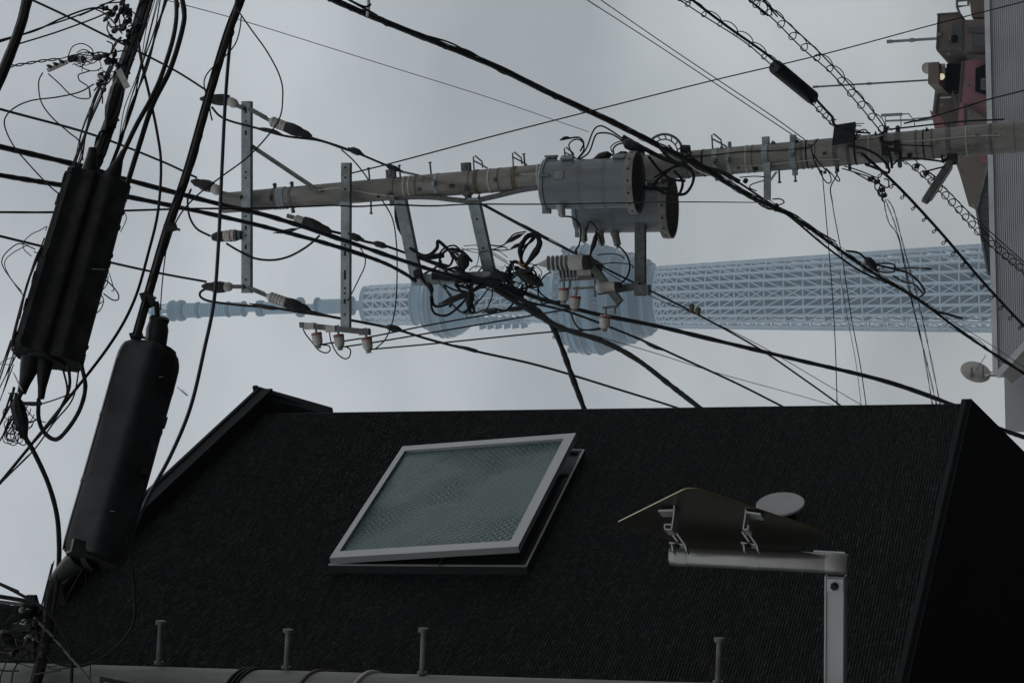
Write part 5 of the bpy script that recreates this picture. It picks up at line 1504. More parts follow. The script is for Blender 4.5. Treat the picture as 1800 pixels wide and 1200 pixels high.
for x, y in ((1541, 320), (1550, 334), (1553, 344), (1530, 315)):
    mk('splice', MB().lathe(P(x, y, 22.58), V((.3, 0, -1)), [(-5 * K, 2 * K), (-3 * K, 4 * K), (4 * K, 4 * K), (6 * K, 2 * K)], 8), 'rubber', ct)

# cables wound with spiral hangers
def coil(label, mess, Y0, Y1, w, r_px, turns, off=0.6, main=None, group='cables in spiral hangers'):
    pts = path(mess, Y0, Y1, 24)
    root = thing('spiral_hanger_cable', pts[0], label, 'cable', group)
    k = SC(mess[0][0], mess[0][1], Y0)
    mk('messenger', MB().tube(pts, w / 2 * k, 7), 'black', root)
    if main:
        cable('cable', None, None, main[0], Y0, Y1, main[1], parent=root)
    short = path(mess, Y0, Y1, 24, False)
    len_ = lambda q_: sum((b_ - a_).length for a_, b_ in zip(q_, q_[1:]))
    turns *= len_(pts) / len_(short)
    q = []
    n = int(turns * 14)
    L_ = [0.0]
    for a, b in zip(pts, pts[1:]): L_.append(L_[-1] + (b - a).length)
    j = 0
    R_ = r_px * k
    ph = random.uniform(0, 6)
    for i in range(n + 1):
        s = L_[-1] * i / n
        while j < len(L_) - 2 and L_[j + 1] < s: j += 1
        t = (pts[j + 1] - pts[j]).normalized()
        p = pts[j].lerp(pts[j + 1], (s - L_[j]) / max(1e-6, L_[j + 1] - L_[j]))
        vw = (p - C0).normalized()
        a = t.cross(vw).normalized()
        if a.z > 0: a = -a
        b = t.cross(a)
        th = 2 * PI * i / 14 + ph
        rr = R_ * (1 + .12 * math.sin(i * .37))
        q.append(p + a * (R_ * off + rr * math.cos(th)) + b * rr * math.sin(th) * .8 + t * R_ * 1.05 * math.sin(th))
    mk('spiral_hanger', MB().tube(q, 1.0 * k, 5), 'black', root)
    return root
c1_ = coil('spiral hanger cable carrying a ribbed black splice tube, top right', [(1120, -60), (1190, -4), (1240, 30), (1310, 75), (1360, 118)], 19, 21, 2.4, 8.5, 9, .75, ([(1140, -65), (1217, 0), (1280, 48), (1340, 90), (1370, 114)], 5))
c2_ = coil('short spiral hanger cable between the ribbed splice tube and junction box', [(1420, 174), (1440, 196), (1465, 222)], 21.6, 22.5, 2.4, 7, 4, .7, ([(1432, 172), (1450, 192), (1462, 205), (1464, 215), (1472, 224)], 4.5))
cl = thing('splice_tube', P(1357, 120, 21.2), 'black ribbed splice tube hanging at a slant in the spiral cable', 'splice case')
a, b = P(1362, 117, 21.2), P(1431, 174, 21.8)
d = (b - a).normalized()
l = (b - a).length
k = SC(1395, 140, 21.5)
mk('tube', MB().lathe(a + d * 14 * k, d, [(0, 11 * k), (2 * k, 13 * k), (l - 20 * k, 12.5 * k), (l - 15 * k, 9 * k), (l - 13 * k, 4 * k)], 20), 'rubber', cl)
mk('end_collar', MB().lathe(a, d, [(0, 6 * k), (0, 12 * k), (3 * k, 13 * k), (4 * k, 10.5 * k), (6 * k, 10.5 * k), (7 * k, 13 * k), (10 * k, 13 * k), (11 * k, 10.5 * k), (13 * k, 10.5 * k), (14 * k, 12 * k)], 20), 'rubber', cl)
coil('long spiral hanger cable running from the sky to the pole beside the antenna', [(1270, -45), (1312, -5), (1360, 35), (1410, 85), (1460, 128), (1510, 185), (1555, 240)], 21, 22.6, 2.4, 9.5, 14, .7, ([(1300, -50), (1342, 0), (1395, 50), (1440, 92), (1490, 145), (1530, 190), (1560, 232)], 2.6))
coil('thick cable with small loops running from the pole past the tower foot', [(1515, 270), (1560, 310), (1600, 350), (1660, 416), (1730, 498), (1800, 573), (1900, 675)], 22.6, 26, 5.5, 6, 22, -.9)
coil('double spiral hanger cable running below the street lamp over the corrugated wall', [(1592, 284), (1620, 308), (1655, 340), (1700, 390), (1750, 440), (1800, 480), (1900, 570)], 22.6, 26, 2.0, 8, 26, .6, ([(1622, 300), (1660, 330), (1700, 370), (1760, 425), (1810, 470), (1900, 556)], 2))
mk('cable_clip', MB().lathe(P(1608, 296, 22.5), V((.5, 0, -.5)), [(0, 2 * K), (3 * K, 4 * K), (8 * K, 4 * K), (10 * K, 2 * K)], 8).lathe(P(1624, 309, 22.5), V((.5, 0, -.5)), [(0, 2 * K), (3 * K, 4 * K), (8 * K, 4 * K), (10 * K, 2 * K)], 8), 'rubber', label='small black clip pair on the spiral cable above the street lamp', cat='clip')
pole_c = thing('pole_cables', P(1560, 270, 22.6), 'black cables tied along the lower pole around the two steel bands', 'cable')
for px, w_ in (([(1490, 256), (1520, 262), (1545, 275), (1562, 295), (1560, 304), (1545, 298), (1520, 288)], 4.5), ([(1556, 250), (1590, 255), (1640, 257)], 2.5), ([(1560, 262), (1566, 280), (1568, 296)], 5), ([(1568, 290), (1590, 278), (1650, 283), (1660, 286)], 3.5), ([(1480, 225), (1500, 232), (1530, 234)], 3), ([(1505, 232), (1520, 228), (1528, 236)], 2.4), ([(1545, 236), (1555, 232), (1562, 222)], 3),
               ([(1560, 228), (1640, 219), (1700, 213), (1745, 211), (1765, 210)], 3), ([(1548, 240), (1552, 250), (1570, 252)], 8), ([(1562, 262), (1580, 268), (1582, 282)], 7), ([(1622, 303), (1640, 298), (1660, 293)], 3), ([(1630, 302), (1645, 312), (1636, 318)], 2.5)):
    cable('cable', None, None, px, 22.6, 22.6, w_, parent=pole_c)
for px in (1558, 1580):
    mk('band_bolt', MB().lathe(pp(px, pr_(px) + 2 * K), er, [(-8 * K, 2 * K), (9 * K, 2 * K)], 8).lathe(pp(px, -pr_(px) - 2 * K), er, [(-9 * K, 2 * K), (6 * K, 2 * K)], 8), 'rubber', pole_c)
    c = pp(px, -.02, pr_(px) * 1.0)
    mk('clamp_block', MB().box(c, pa * 5 * K, er * 12 * K, ef * 4 * K), 'rubber', pole_c)
cable('guy_wire', 'thin wire from right photo edge passing the corrugated wall to the pole', 'wire', [(1870, 138), (1800, 159), (1745, 173), (1690, 190), (1640, 205), (1590, 217)], 30, 22.8, 2.4)
cable('guy_wire', 'faint wire running along the heavy bundle toward the right edge', 'wire', [(1350, 350), (1450, 420), (1560, 490), (1660, 555), (1740, 605), (1800, 645), (1900, 710)], 23.5, 34, 1.4)
W2('wire loop on the cable rest arm below the pole', [P(1344, 311, 22.75), P(1325, 310, 22.7), P(1300, 312, 22.7)], 1.0 * K)
W2('small wire curl under the cable rest arm', [P(1344, 317, 22.75), P(1322, 324, 22.7), P(1318, 330, 22.7), P(1330, 336, 22.7)], 1.0 * K)
rest = thing('wire_cluster', P(1350, 355, 22.6), 'cluster of wire loops and clips on the cable rest arm end', 'wire')
for px in ([(1330, 350), (1336, 360), (1350, 366), (1365, 362), (1378, 356), (1372, 350), (1358, 350)], [(1328, 352), (1330, 345), (1338, 348), (1336, 358)], [(1340, 362), (1352, 368), (1362, 366)], [(1352, 366), (1390, 380), (1420, 396), (1470, 425)]):
    cable('wire_loop', None, None, px, 22.6, 22.7, 2.4, parent=rest)
for x, y in ((1342, 362), (1362, 366), (1308, 322)):
    mk('clip', MB().lathe(P(x, y, 22.55), V((.6, 0, -.4)), [(0, 2 * K), (2 * K, 4 * K), (7 * K, 4 * K), (9 * K, 2 * K)], 8), 'rubber', rest)

# ================================================================== the tangle on the two support arms
tg = thing('cable_tangle', P(820, 500, 23.4), 'dense tangle of black service cables tied to the two support arms', 'cable')
random.seed(11)
TL = [
    ([(740, 487), (757, 512), (762, 535), (775, 538), (800, 528), (830, 515)], 5), ([(757, 520), (760, 545), (772, 554), (790, 552), (815, 530), (830, 505)], 4.5), ([(772, 470), (775, 450), (790, 438), (812, 442), (830, 460)], 5),
    ([(776, 462), (772, 448), (782, 436), (800, 432), (815, 448)], 3.5), ([(720, 435), (740, 448), (755, 448), (768, 436), (770, 424), (785, 436), (810, 462)], 6), ([(800, 470), (785, 475), (778, 490), (785, 510), (795, 525)], 4),
    ([(770, 482), (775, 500), (790, 515), (800, 530)], 3), ([(820, 500), (830, 520), (826, 540), (815, 550)], 6), ([(790, 530), (810, 548), (835, 550), (850, 545), (870, 543)], 4), ([(870, 543), (890, 545), (905, 530), (915, 525)], 4),
    ([(864, 500), (865, 520), (855, 545), (848, 550)], 2.5), ([(790, 540), (800, 525), (825, 515), (845, 500)], 5), ([(780, 500), (800, 510), (820, 512)], 3.5), ([(825, 505), (835, 495), (860, 492), (880, 500)], 8),
    ([(838, 480), (850, 470), (870, 475), (880, 488)], 3), ([(866, 470), (880, 480), (885, 495), (895, 490), (885, 482)], 4), ([(760, 485), (800, 488), (860, 498), (920, 520)], 14), ([(800, 470), (830, 488), (880, 496)], 9), ([(900, 470), (893, 485), (895, 510), (898, 518)], 5), ([(912, 480), (895, 495), (890, 510), (905, 530)], 3.5),
    ([(920, 500), (915, 510), (920, 518), (926, 505), (922, 492)], 4.5), ([(905, 470), (930, 480), (945, 490), (952, 500)], 7), ([(925, 505), (940, 505), (955, 500)], 4), ([(948, 482), (946, 500), (950, 515), (970, 530)], 3),
    ([(896, 468), (905, 460), (925, 470), (940, 488)], 6), ([(890, 468), (898, 480), (915, 478)], 4), ([(860, 440), (884, 434), (892, 438)], 2.2), ([(856, 430), (882, 432), (895, 420), (905, 411), (925, 407)], 2.5), ([(858, 437), (885, 440), (905, 435), (920, 420)], 2.0),
    ([(805, 440), (830, 438), (856, 442), (880, 456), (895, 465)], 1.5), ([(815, 432), (845, 432), (870, 446), (892, 460)], 1.4), ([(810, 436), (838, 444), (872, 440), (892, 452)], 1.3), ([(842, 444), (840, 460), (836, 472)], 1.6), ([(825, 475), (835, 468), (850, 470)], 1.8),
    ([(818, 548), (822, 560)], 1.8), ([(700, 345), (697, 370), (702, 400), (715, 420), (726, 445), (750, 452), (780, 448)], 9), ([(726, 448), (760, 460), (790, 468)], 5), ([(936, 548), (930, 540), (918, 530), (905, 520)], 4), ([(905, 515), (935, 540), (960, 560), (985, 578)], 9), ([(900, 505), (940, 522), (985, 535), (1010, 545)], 8)]
for px, w_ in TL:
    j = random.uniform(-.12, .12)
    cable('cable_loop', None, None, px, 23.35 + j, 23.4 + j, w_, m=random.choice(('black', 'black', 'black', 'greycable')) if w_ < 5 else 'black', parent=tg, lump=.15 if w_ > 3 else 0)
anch = [(737, 487), (775, 470), (800, 500), (830, 512), (822, 545), (865, 495), (885, 488), (905, 515), (918, 466), (945, 500), (790, 440), (812, 455), (895, 468), (850, 505)]
for i in range(40):                                           # slack lengths tied between the clamped points
    a_, b_ = random.sample(anch, 2)
    while math.hypot(a_[0] - b_[0], a_[1] - b_[1]) > 75: a_, b_ = random.sample(anch, 2)
    sag = random.uniform(4, 26)
    sd_ = random.uniform(-14, 22)
    px = [a_]
    for t_ in (.25, .5, .75):
        q_ = math.sin(t_ * PI)
        px.append((a_[0] + (b_[0] - a_[0]) * t_ + sag * q_ + random.uniform(-3, 3), a_[1] + (b_[1] - a_[1]) * t_ + sd_ * q_ + random.uniform(-3, 3)))
    px.append(b_)
    cable('cable_loop', None, None, px, 23.3 + random.uniform(-.12, .2), 23.4, random.choice((1.6, 2, 2.6, 3.2, 4.2, 5)), m=random.choice(('black', 'black', 'black', 'black', 'greycable')), parent=tg)
for px, w_ in (([(812, 442), (815, 458), (812, 480)], 22), ([(770, 535), (800, 524), (840, 508)], 10), ([(888, 546), (905, 543), (925, 542)], 9), ([(890, 428), (905, 418), (922, 410)], 8), ([(898, 436), (908, 432), (915, 428)], 7), ([(895, 458), (900, 462), (903, 468)], 6), ([(905, 480), (930, 490), (955, 502)], 18), ([(905, 478), (925, 478), (940, 470)], 12), ([(850, 548), (865, 548), (880, 543)], 7), ([(822, 545), (826, 525), (830, 500)], 14), ([(760, 520), (757, 505), (748, 495)], 9), ([(855, 488), (880, 484), (905, 498)], 16)):
    mk('splice_sleeve', spindle(MB(), [P(x, y, 23.3) for x, y in px], w_ / 2 * K), 'rubber', tg)
mk('arm_tape', MB().lathe(P(735, 482, 23.35), V((.2, 0, -1)), [(-6 * K, 9 * K), (6 * K, 10 * K)], 10), 'rubber', tg)
zz = [P(x, y, 23.3) for x, y in ((866, 470), (872, 467), (870, 474), (877, 468), (876, 476), (882, 468), (882, 475), (888, 465))]
mk('spring_wire', MB().tube(zz, .6 * K, 5), 'black', tg)
hang = thing('cable_coil', P(935, 430, 23.2), 'coiled bundle of spare cable tied with an orange tie beside the cutouts', 'cable')
for i in range(7):
    o_ = i * 2.2
    q_ = lambda m_: random.uniform(-m_, m_)
    px = [(917 + q_(2), 464), (912 + o_ * .5 + q_(3), 440 + q_(4)), (920 + o_ + q_(3), 418 + o_ * .3 + q_(4)), (936 + o_ * .7 + q_(3), 409 + o_ * .6 + q_(3)), (949 + q_(3), 422 + o_ * .9 + q_(3)), (940 + o_ * .3 + q_(4), 442 + o_ * .3 + q_(3)), (924 + q_(3), 466)]
    cable('cable_loop', None, None, px, 23.0 + i * .05, 23.05 + i * .05, 4.0, parent=hang)
mk('orange_tie', MB().lathe(P(917, 463, 23.1), V((.4, 0, -.5)), [(-4 * K, 6 * K), (4 * K, 6.5 * K)], 12), 'orange', hang)

# ================================================================== near cables and splice closures
TR = 'near trunk cables slanting up from the closures'
trunk = thing('trunk_cable', P(150, 310, 6.9), 'fattest near trunk cable entering the ribbed closure from above', 'cable', TR)
tp = [(290, -110), (257, 0), (240, 55), (215, 125), (200, 190), (178, 255), (160, 300)]
lashed(None, tp, 8.2, 6.9, 17, .12, nm='sheath', cat=None, parent=trunk)
lashed(None, shift(tp, 9, 3), 8.15, 6.9, 7, .2, nm='strand', cat=None, parent=trunk)
lashed(None, shift(tp[:5], -10, 2), 8.15, 7.2, 5, .2, nm='strand', cat=None, parent=trunk)
mk('taper', spindle(MB(), [P(212, 130, 7.25), P(200, 175, 7.15), P(185, 230, 7.05)], 12 * SC(200, 170, 7.1)), 'rubber', trunk)
mk('tag', MB().bar(P(208, 122, 7.1), P(224, 155, 7.1), V((0, .002, 0)), (P(215, 140, 7.1) - P(207, 144, 7.1)) * 1.2), 'tag', trunk)
random.seed(5)
for i in range(20):                                            # thin wires beside the trunk
    o_ = random.uniform(8, 38)
    m_ = random.uniform(-6, 6)
    px = [(270 + o_, -30), (255 + o_ * .8 + m_, 45), (238 + o_ * .6, 120), (220 + o_ * .4 + m_, 190), (205 + o_ * .25, 250), (185 + o_ * .2, 305)]
    if i % 2: px = [(205 - o_ * .3, 110), (180 - o_ * .5 + m_, 170), (160 - o_ * .5, 230), (145 - o_ * .5 + m_, 280), (125 - o_ * .3, 320)]
    cable('thin_wire', None, None, px, 7.6, 7.0, random.choice((1.6, 2, 2.4)), m=random.choice(('black', 'maroon')), parent=trunk)
NC2 = 'paired black cables curving down into the closure'
cable('near_cable', 'right cable of a pair curving from the top edge past the closure flank', 'cable', [(310, -60), (322, 10), (322, 45), (300, 120), (268, 185), (245, 255), (225, 320), (212, 370)], 7.6, 7.0, 9, m='black', group=NC2)
cable('near_cable', 'left cable of a pair curving from the top edge into the closure cone', 'cable', [(300, -60), (310, 5), (306, 60), (285, 130), (265, 175), (240, 220), (216, 270)], 7.5, 6.9, 8, m='black', group=NC2)
cable('near_cable', 'long slack cable swinging left of the smooth closure to the photo edge', 'cable', [(242, 60), (248, 105), (262, 165), (276, 232), (283, 290), (278, 370), (262, 440), (235, 530), (190, 610), (100, 725), (0, 848), (-80, 940)], 7.4, 6.4, 5, m='maroon')
trk2 = thing('trunk_cable', P(270, 560, 6.8), 'straight near trunk cable running down to the smooth closure', 'cable', TR)
tp = [(470, -120), (425, 0), (402, 60), (370, 165), (330, 305), (296, 402), (270, 490), (240, 595)]
lashed(None, tp, 8.0, 6.7, 12, .08, nm='sheath', cat=None, parent=trk2)
cable('strand', None, None, shift(tp, -7, -3), 8.0, 6.7, 4, parent=trk2)
cable('thin_wire', None, None, [(300, 405), (292, 440), (285, 500), (282, 545)], 7.0, 6.8, 2.2, m='maroon', parent=trk2)
cable('thin_wire', None, None, [(285, 430), (265, 500), (245, 560), (233, 595)], 6.9, 6.7, 3, parent=trk2)
for x, y in ((258, 520), (300, 400), (240, 590)):
    mk('clamp', MB().box(P(x, y, 6.8), V((.012, 0, .004)), V((0, .014, 0)), V((-.003, 0, .017))), 'rubber', trk2)
    mk('clamp_bolt', MB().bar(P(x - 10, y - 3, 6.78), P(x + 16, y + 4, 6.78), V((0, .008, 0)), V((.008, 0, 0))), 'rubber', trk2)
cable('near_cable', 'bluish drop cable crossing the tower tip and passing behind the smooth closure', 'cable', [(430, -90), (414, 15), (404, 80), (396, 180), (390, 300), (384, 430), (376, 530), (360, 610), (335, 715), (300, 800), (262, 870), (240, 920)], 7.8, 6.9, 6.5, m='navy')
cable('near_wire', 'thin wire sweeping in a wide bow right of the trunk cables', 'wire', [(412, 10), (440, 50), (470, 92), (492, 135), (497, 170), (488, 215), (440, 272), (390, 310), (345, 345), (312, 385), (292, 440)], 7.6, 7.1, 2.6, m='maroon')
cable('near_wire', 'thin wire bulging left of the straight trunk cable near its top', 'wire', [(424, 30), (421, 55), (412, 80), (390, 105), (368, 125), (359, 143), (362, 165), (372, 182)], 7.6, 7.4, 2.4, m='maroon')
cable('near_cable', 'thick black cable cutting the top left corner of the photo', 'cable', [(75, -90), (48, 0), (38, 40), (18, 95), (-10, 160), (-60, 260)], 6.8, 6.2, 18, lump=.06)
cable('near_wire', 'upper of the wires reaching the top hardware from the left edge', 'wire', [(-120, 105), (0, 71), (60, 55), (110, 32), (160, 15), (195, 18)], 6.6, 7.2, 3.5, m='maroon')
cable('near_wire', 'second wire just below the upper one from the left edge', 'wire', [(-120, 110), (0, 74), (70, 50), (130, 30), (175, 12), (215, -6)], 6.6, 7.2, 3, m='maroon')
cable('near_wire', 'wire rising from the corner cable to the top hardware', 'wire', [(28, 79), (90, 60), (130, 46), (165, 33), (190, 22)], 6.8, 7.2, 3, m='maroon')
twisted('twisted wire from the left edge to the pale terminal strip', [(-100, 140), (0, 120), (30, 115), (70, 108), (105, 104)], 6.7, 7.1, 4, nm='near_wire')
# hardware on the trunk cable
hwd = thing('cable_hardware', P(200, 60, 7.3), 'bunch of black clamps and small loops on the fat trunk cable near the top', 'cable hardware')
for x, y, w_, h_ in ((190, 28, 14, 7), (206, 32, 10, 6), (214, 12, 14, 8), (228, 30, 12, 8), (222, 75, 8, 7), (200, 20, 12, 8), (185, 15, 8, 6), (222, 18, 10, 14), (218, 45, 12, 10), (202, 52, 8, 8), (225, 60, 9, 7), (195, 65, 5, 6), (210, 70, 6, 4)):
    d = V((random.uniform(-1, 1), random.uniform(-.3, .3), random.uniform(-1, 1))).normalized()
    k = SC(x, y, 7.25)
    e_ = d.orthogonal().normalized()
    mk('clamp', MB().sweep(P(x, y, 7.25) - d * w_ * k, P(x, y, 7.25) + d * w_ * k, e_, d.cross(e_), [(-h_ * .6 * k, -h_ * .5 * k), (h_ * .5 * k, -h_ * .6 * k), (h_ * .7 * k, h_ * .2 * k), (0, h_ * .7 * k), (-h_ * .7 * k, h_ * .3 * k)], [(0, .4), (.2, .9), (.45, .6), (.6, 1), (.85, .8), (1, .3)]), 'rubber', hwd)
    mk('clamp_bolt', MB().bar(P(x, y, 7.22) - e_ * h_ * 1.1 * k, P(x, y, 7.22) + e_ * h_ * 1.1 * k, d * 3 * k, d.cross(e_) * 3 * k), 'rubber', hwd)
for px in ([(192, 38), (188, 50), (196, 64), (212, 72), (230, 68)], [(200, 36), (208, 32), (210, 45), (198, 48), (192, 42)], [(165, 15), (185, 25), (200, 40), (215, 60)], [(220, 0), (214, 18), (222, 40)], [(205, 70), (200, 82), (203, 90)], [(230, 40), (240, 60), (238, 80), (228, 95)], [(175, 10), (190, 6), (215, 4)]):
    cable('small_loop', None, None, px, 7.2, 7.25, 2.6, parent=hwd)
term = thing('terminal_strip', P(100, 120, 7.1), 'pale terminal strip with small wire loops hanging left of the trunk cable', 'terminal')
mk('strip', MB().bar(P(84, 124, 7.1), P(118, 109, 7.1), V((0, .01, 0)), V((.012, 0, .006))), 'tag', term)
for x, y in ((90, 118), (101, 114), (112, 110)):
    mk('terminal', MB().lathe(P(x, y, 7.08), V((.4, 0, 1)), [(0, .006), (.012, .006), (.012, .003), (.018, .003)], 8), 'rubber', term)
for i in range(16):
    cx, cy = random.choice(((150, 105), (180, 112), (195, 120), (172, 95), (205, 60), (215, 40), (190, 140)))
    cx += random.uniform(-16, 16)
    cy += random.uniform(-12, 12)
    a0_, rr = random.uniform(0, 6), random.uniform(6, 17)
    px = [(cx + rr * 1.2 * math.cos(a0_ + j_ * .9) + random.uniform(-3, 3), cy + rr * math.sin(a0_ + j_ * .9) + random.uniform(-3, 3)) for j_ in range(random.randint(4, 6))]
    cable('small_loop', None, None, px, 7.1, 7.2, random.choice((1.5, 1.8, 2.4)), m=random.choice(('black', 'maroon')), parent=term)
mk('housing', MB().box(P(137, 104, 7.1), V((.012, 0, 0)), V((0, .012, 0)), V((.003, 0, .018))), 'tag', term)
mk('clip', MB().lathe(P(128, 104, 7.08), V((0, .1, 1)), [(-.015, .008), (.015, .012)], 8), 'rubber', term)
for px in ([(120, 98), (128, 82), (145, 77), (160, 85), (165, 95)], [(126, 110), (140, 95), (150, 108), (142, 118), (130, 112)], [(140, 115), (150, 122), (165, 125), (180, 120)], [(105, 104), (135, 96), (160, 98), (190, 95)], [(125, 100), (150, 92), (175, 100), (205, 92)], [(145, 100), (160, 112), (175, 104)]):
    cable('small_loop', None, None, px, 7.05, 7.15, 1.9, parent=term)
for px, w_ in (([(75, 128), (68, 145), (72, 178), (90, 205), (120, 232), (140, 250), (146, 282)], 2.4), ([(85, 130), (105, 148), (122, 165), (140, 173), (158, 172), (157, 155)], 2.2), ([(165, 148), (140, 162), (100, 171), (55, 177), (25, 190), (9, 208), (10, 228), (25, 258), (50, 288), (85, 325), (105, 342)], 2.6), ([(158, 125), (148, 128), (138, 132), (140, 142), (155, 153), (158, 170)], 2.2)):
    cable('hanging_wire', None, None, px, 7.1, 7.0, w_, parent=term)
grip = thing('cable_grip', P(185, 100, 7.1), 'knotted black grip with pale tags where the trunk cable narrows', 'cable hardware')
for x, y, w_, h_ in ((178, 100, 14, 9), (190, 108, 10, 12), (200, 100, 14, 10), (180, 135, 10, 9), (175, 145, 8, 8), (182, 160, 7, 7), (205, 112, 9, 8)):
    d = V((random.uniform(-1, 1), random.uniform(-.3, .3), random.uniform(-1, 1))).normalized()
    k = SC(x, y, 7.1)
    e_ = d.orthogonal().normalized()
    mk('clamp', MB().sweep(P(x, y, 7.1) - d * w_ * k, P(x, y, 7.1) + d * w_ * k, e_, d.cross(e_), [(-h_ * .5 * k, -h_ * .4 * k), (h_ * .5 * k, -h_ * .5 * k), (h_ * .6 * k, h_ * .3 * k), (-h_ * .6 * k, h_ * .4 * k)], [(0, .4), (.2, .9), (.45, .5), (.6, 1), (.85, .7), (1, .3)]), 'rubber', grip)
mk('tag', MB().box(P(177, 136, 7.0), V((.007, 0, .002)), V((0, .003, 0)), V((.004, 0, .011))), 'ventc', grip)
for px in ([(160, 97), (175, 92), (190, 95), (212, 90), (232, 92)], [(165, 160), (175, 150), (188, 148), (198, 135)], [(178, 155), (180, 170), (180, 182)], [(195, 95), (200, 85), (206, 75)]):
    cable('small_loop', None, None, px, 7.05, 7.1, 2.6, parent=grip)

# ribbed closure
ca, cb_ = P(172, 317, 6.85), P(82, 632, 6.6)
k = SC(130, 470, 6.72)
d = (cb_ - ca).normalized()
vw = ray(130, 470).normalized()
ex = d.cross(vw).normalized()
if ex.x < 0: ex = -ex
ey = d.cross(ex)
sec = []
for i in range(44):
    a_ = 2 * PI * i / 44
    r_ = 1 / max(abs(math.cos(a_)) ** 6 + abs(math.sin(a_)) ** 6, 1e-6) ** (1 / 6)
    rib_ = (7 if i % 8 < 2 else 5) if (i % 4) < 2 else 0
    sec.append(((56 * math.cos(a_)) * r_ * k - math.copysign(rib_ * k, math.cos(a_)) * abs(math.cos(a_)), (40 * math.sin(a_)) * r_ * k - math.copysign(rib_ * k, math.sin(a_)) * abs(math.sin(a_))))
clo = thing('splice_closure', cb_, 'large ribbed black cable splice closure hanging at the left edge', 'splice closure')
mk('case', MB().sweep(ca, cb_, ex, ey, sec, [(0, .97), (.012, 1.03), (.49, 1.08), (.495, 1.06), (.505, 1.06), (.51, 1.08), (.985, 1.1), (1, 1.04)]), 'rubber', clo)
for t_, h_ in ((.03, .010), (.5, .014), (.965, .012)):
    mk('end_rim', MB().sweep(ca.lerp(cb_, t_) - d * h_, ca.lerp(cb_, t_) + d * h_, ex, ey, [(a_ * 1.03, b_ * 1.03) for a_, b_ in sec], [(0, 1.03 + .07 * t_), (1, 1.03 + .07 * t_)]), 'rubber', clo)
random.seed(9)
for i in range(10):
    t_, q_ = random.uniform(.05, .95), random.choice((-1, 1))
    mk('screw_boss', MB().lathe(ca.lerp(cb_, t_) + ex * q_ * 54 * k * (1.02 + .07 * t_) - ey * random.uniform(-10, 20) * k, ex * q_, [(0, 5 * k), (3 * k, 4.5 * k), (5 * k, 3 * k)], 8), 'rubber', clo)
def cone(p0, p1, Y0, Y1, r0, r1, par, m='rubber'):
    a, b = P(p0[0], p0[1], Y0), P(p1[0], p1[1], Y1)
    kk = SC(p0[0], p0[1], Y0)
    return mk('cable_boot', MB().lathe(a, b - a, [(0, r0 * kk), ((b - a).length * .25, r0 * .95 * kk), ((b - a).length * .75, r1 * 1.25 * kk), ((b - a).length, r1 * kk)], 18), m, par)
cone((155, 322), (163, 262), 6.85, 6.9, 17, 8, clo)
cone((192, 322), (217, 266), 6.85, 6.9, 16, 5, clo)
cone((58, 625), (38, 690), 6.6, 6.55, 19, 8, clo)
cone((80, 625), (72, 700), 6.6, 6.55, 15, 6, clo)
mk('end_plate', MB().lathe(cb_ + d * .0, d, [(-.01, 36 * k), (.01, 34 * k)], 20), 'rubber', clo)
for t_ in (.05, .16, .47, .6, .75, .93):
    mk('latch', MB().box(ca.lerp(cb_, t_) + ex * 55 * k * (1.03 + .07 * t_), ex * .006, ey * .03, d * .012), 'rubber', clo)
for x, y in ((172, 473), (122, 605)):
    mk('mark', MB().bar(P(x - 10, y - .5, 6.62), P(x + 12, y + .6, 6.62), V((0, .002, 0)), V((.0008, 0, .0015))), 'strap', clo)
# smooth closure
sa, sb_ = P(268, 610, 6.75), P(164, 980, 6.45)
k = SC(215, 790, 6.6)
d = (sb_ - sa).normalized()
vw = ray(215, 790).normalized()
ex = d.cross(vw).normalized()
if ex.x < 0: ex = -ex
ey = d.cross(ex)
if ey.y > 0: ey = -ey                                           # towards the camera
sec = [(x * k, y * k) for x, y in ((-57, -6), (-56, 4), (-51, 13), (-44, 19), (-14, 40), (-5, 44), (4, 44), (12, 38), (32, 18), (48, 4), (55, -8), (57, -22), (51, -34), (44, -43), (32, -47), (-30, -46), (-46, -38), (-52, -26), (-53, -10))]
if ex.dot(V((1, 0, 0))) < 0: pass
sm = thing('splice_closure', sb_, 'smooth black cable splice closure hanging before the siding edge', 'splice closure')
mk('case', MB().sweep(sa, sb_, -ex, ey, [(a_, b_) for a_, b_ in sec], [(0, .78), (.012, .9), (.035, .97), (.06, 1.0), (.11, 1.01), (.35, 1), (.352, 1.015), (.37, 1.015), (.372, 1), (.66, 1), (.662, 1.015), (.68, 1.015), (.682, 1), (.95, 1), (.985, .97), (1, .9)]), 'boxgrey', sm)
mk('case_seam', MB().sweep(sa.lerp(sb_, .1), sb_, -ex, ey, [(x * k, y * k) for x, y in ((-55, 2), (-55, 9), (-53, 9), (-53, 2))], [(0, 1), (1, 1)]), 'rubber', sm)
mk('cover_flap', MB().sweep(sa.lerp(sb_, -.01), sa.lerp(sb_, .2), -ex, ey, [(x * k, y * k) for x, y in ((6, 38), (42, 17), (56, -2), (57, -30), (50, -38), (48, -6), (8, 30))], [(0, .75), (.3, .98), (.8, 1.02), (1, 1.0)]), 'rubber', sm)
mk('end_cap', MB().sweep(sb_ - d * .03, sb_ + d * .012, -ex, ey, [(x * k, y * k) for x, y in ((-48, 8), (-40, 34), (0, 38), (44, 12), (48, -20), (-40, -36))], [(0, 1), (1, .97)]), 'rubber', sm)
cone((272, 622), (278, 565), 6.75, 6.8, 20, 16, sm)
mk('boot_ring', MB().lathe(P(279, 566, 6.8), P(281, 556, 6.8) - P(279, 566, 6.8), [(-.004, 17 * k), (.006, 18.5 * k), (.014, 18.5 * k), (.02, 14 * k)], 18), 'rubber', sm)
mk('hanger_stem', MB().tube([P(277, 560, 6.8), P(276, 540, 6.8), P(274, 530, 6.8)], 5 * k, 8), 'rubber', sm)
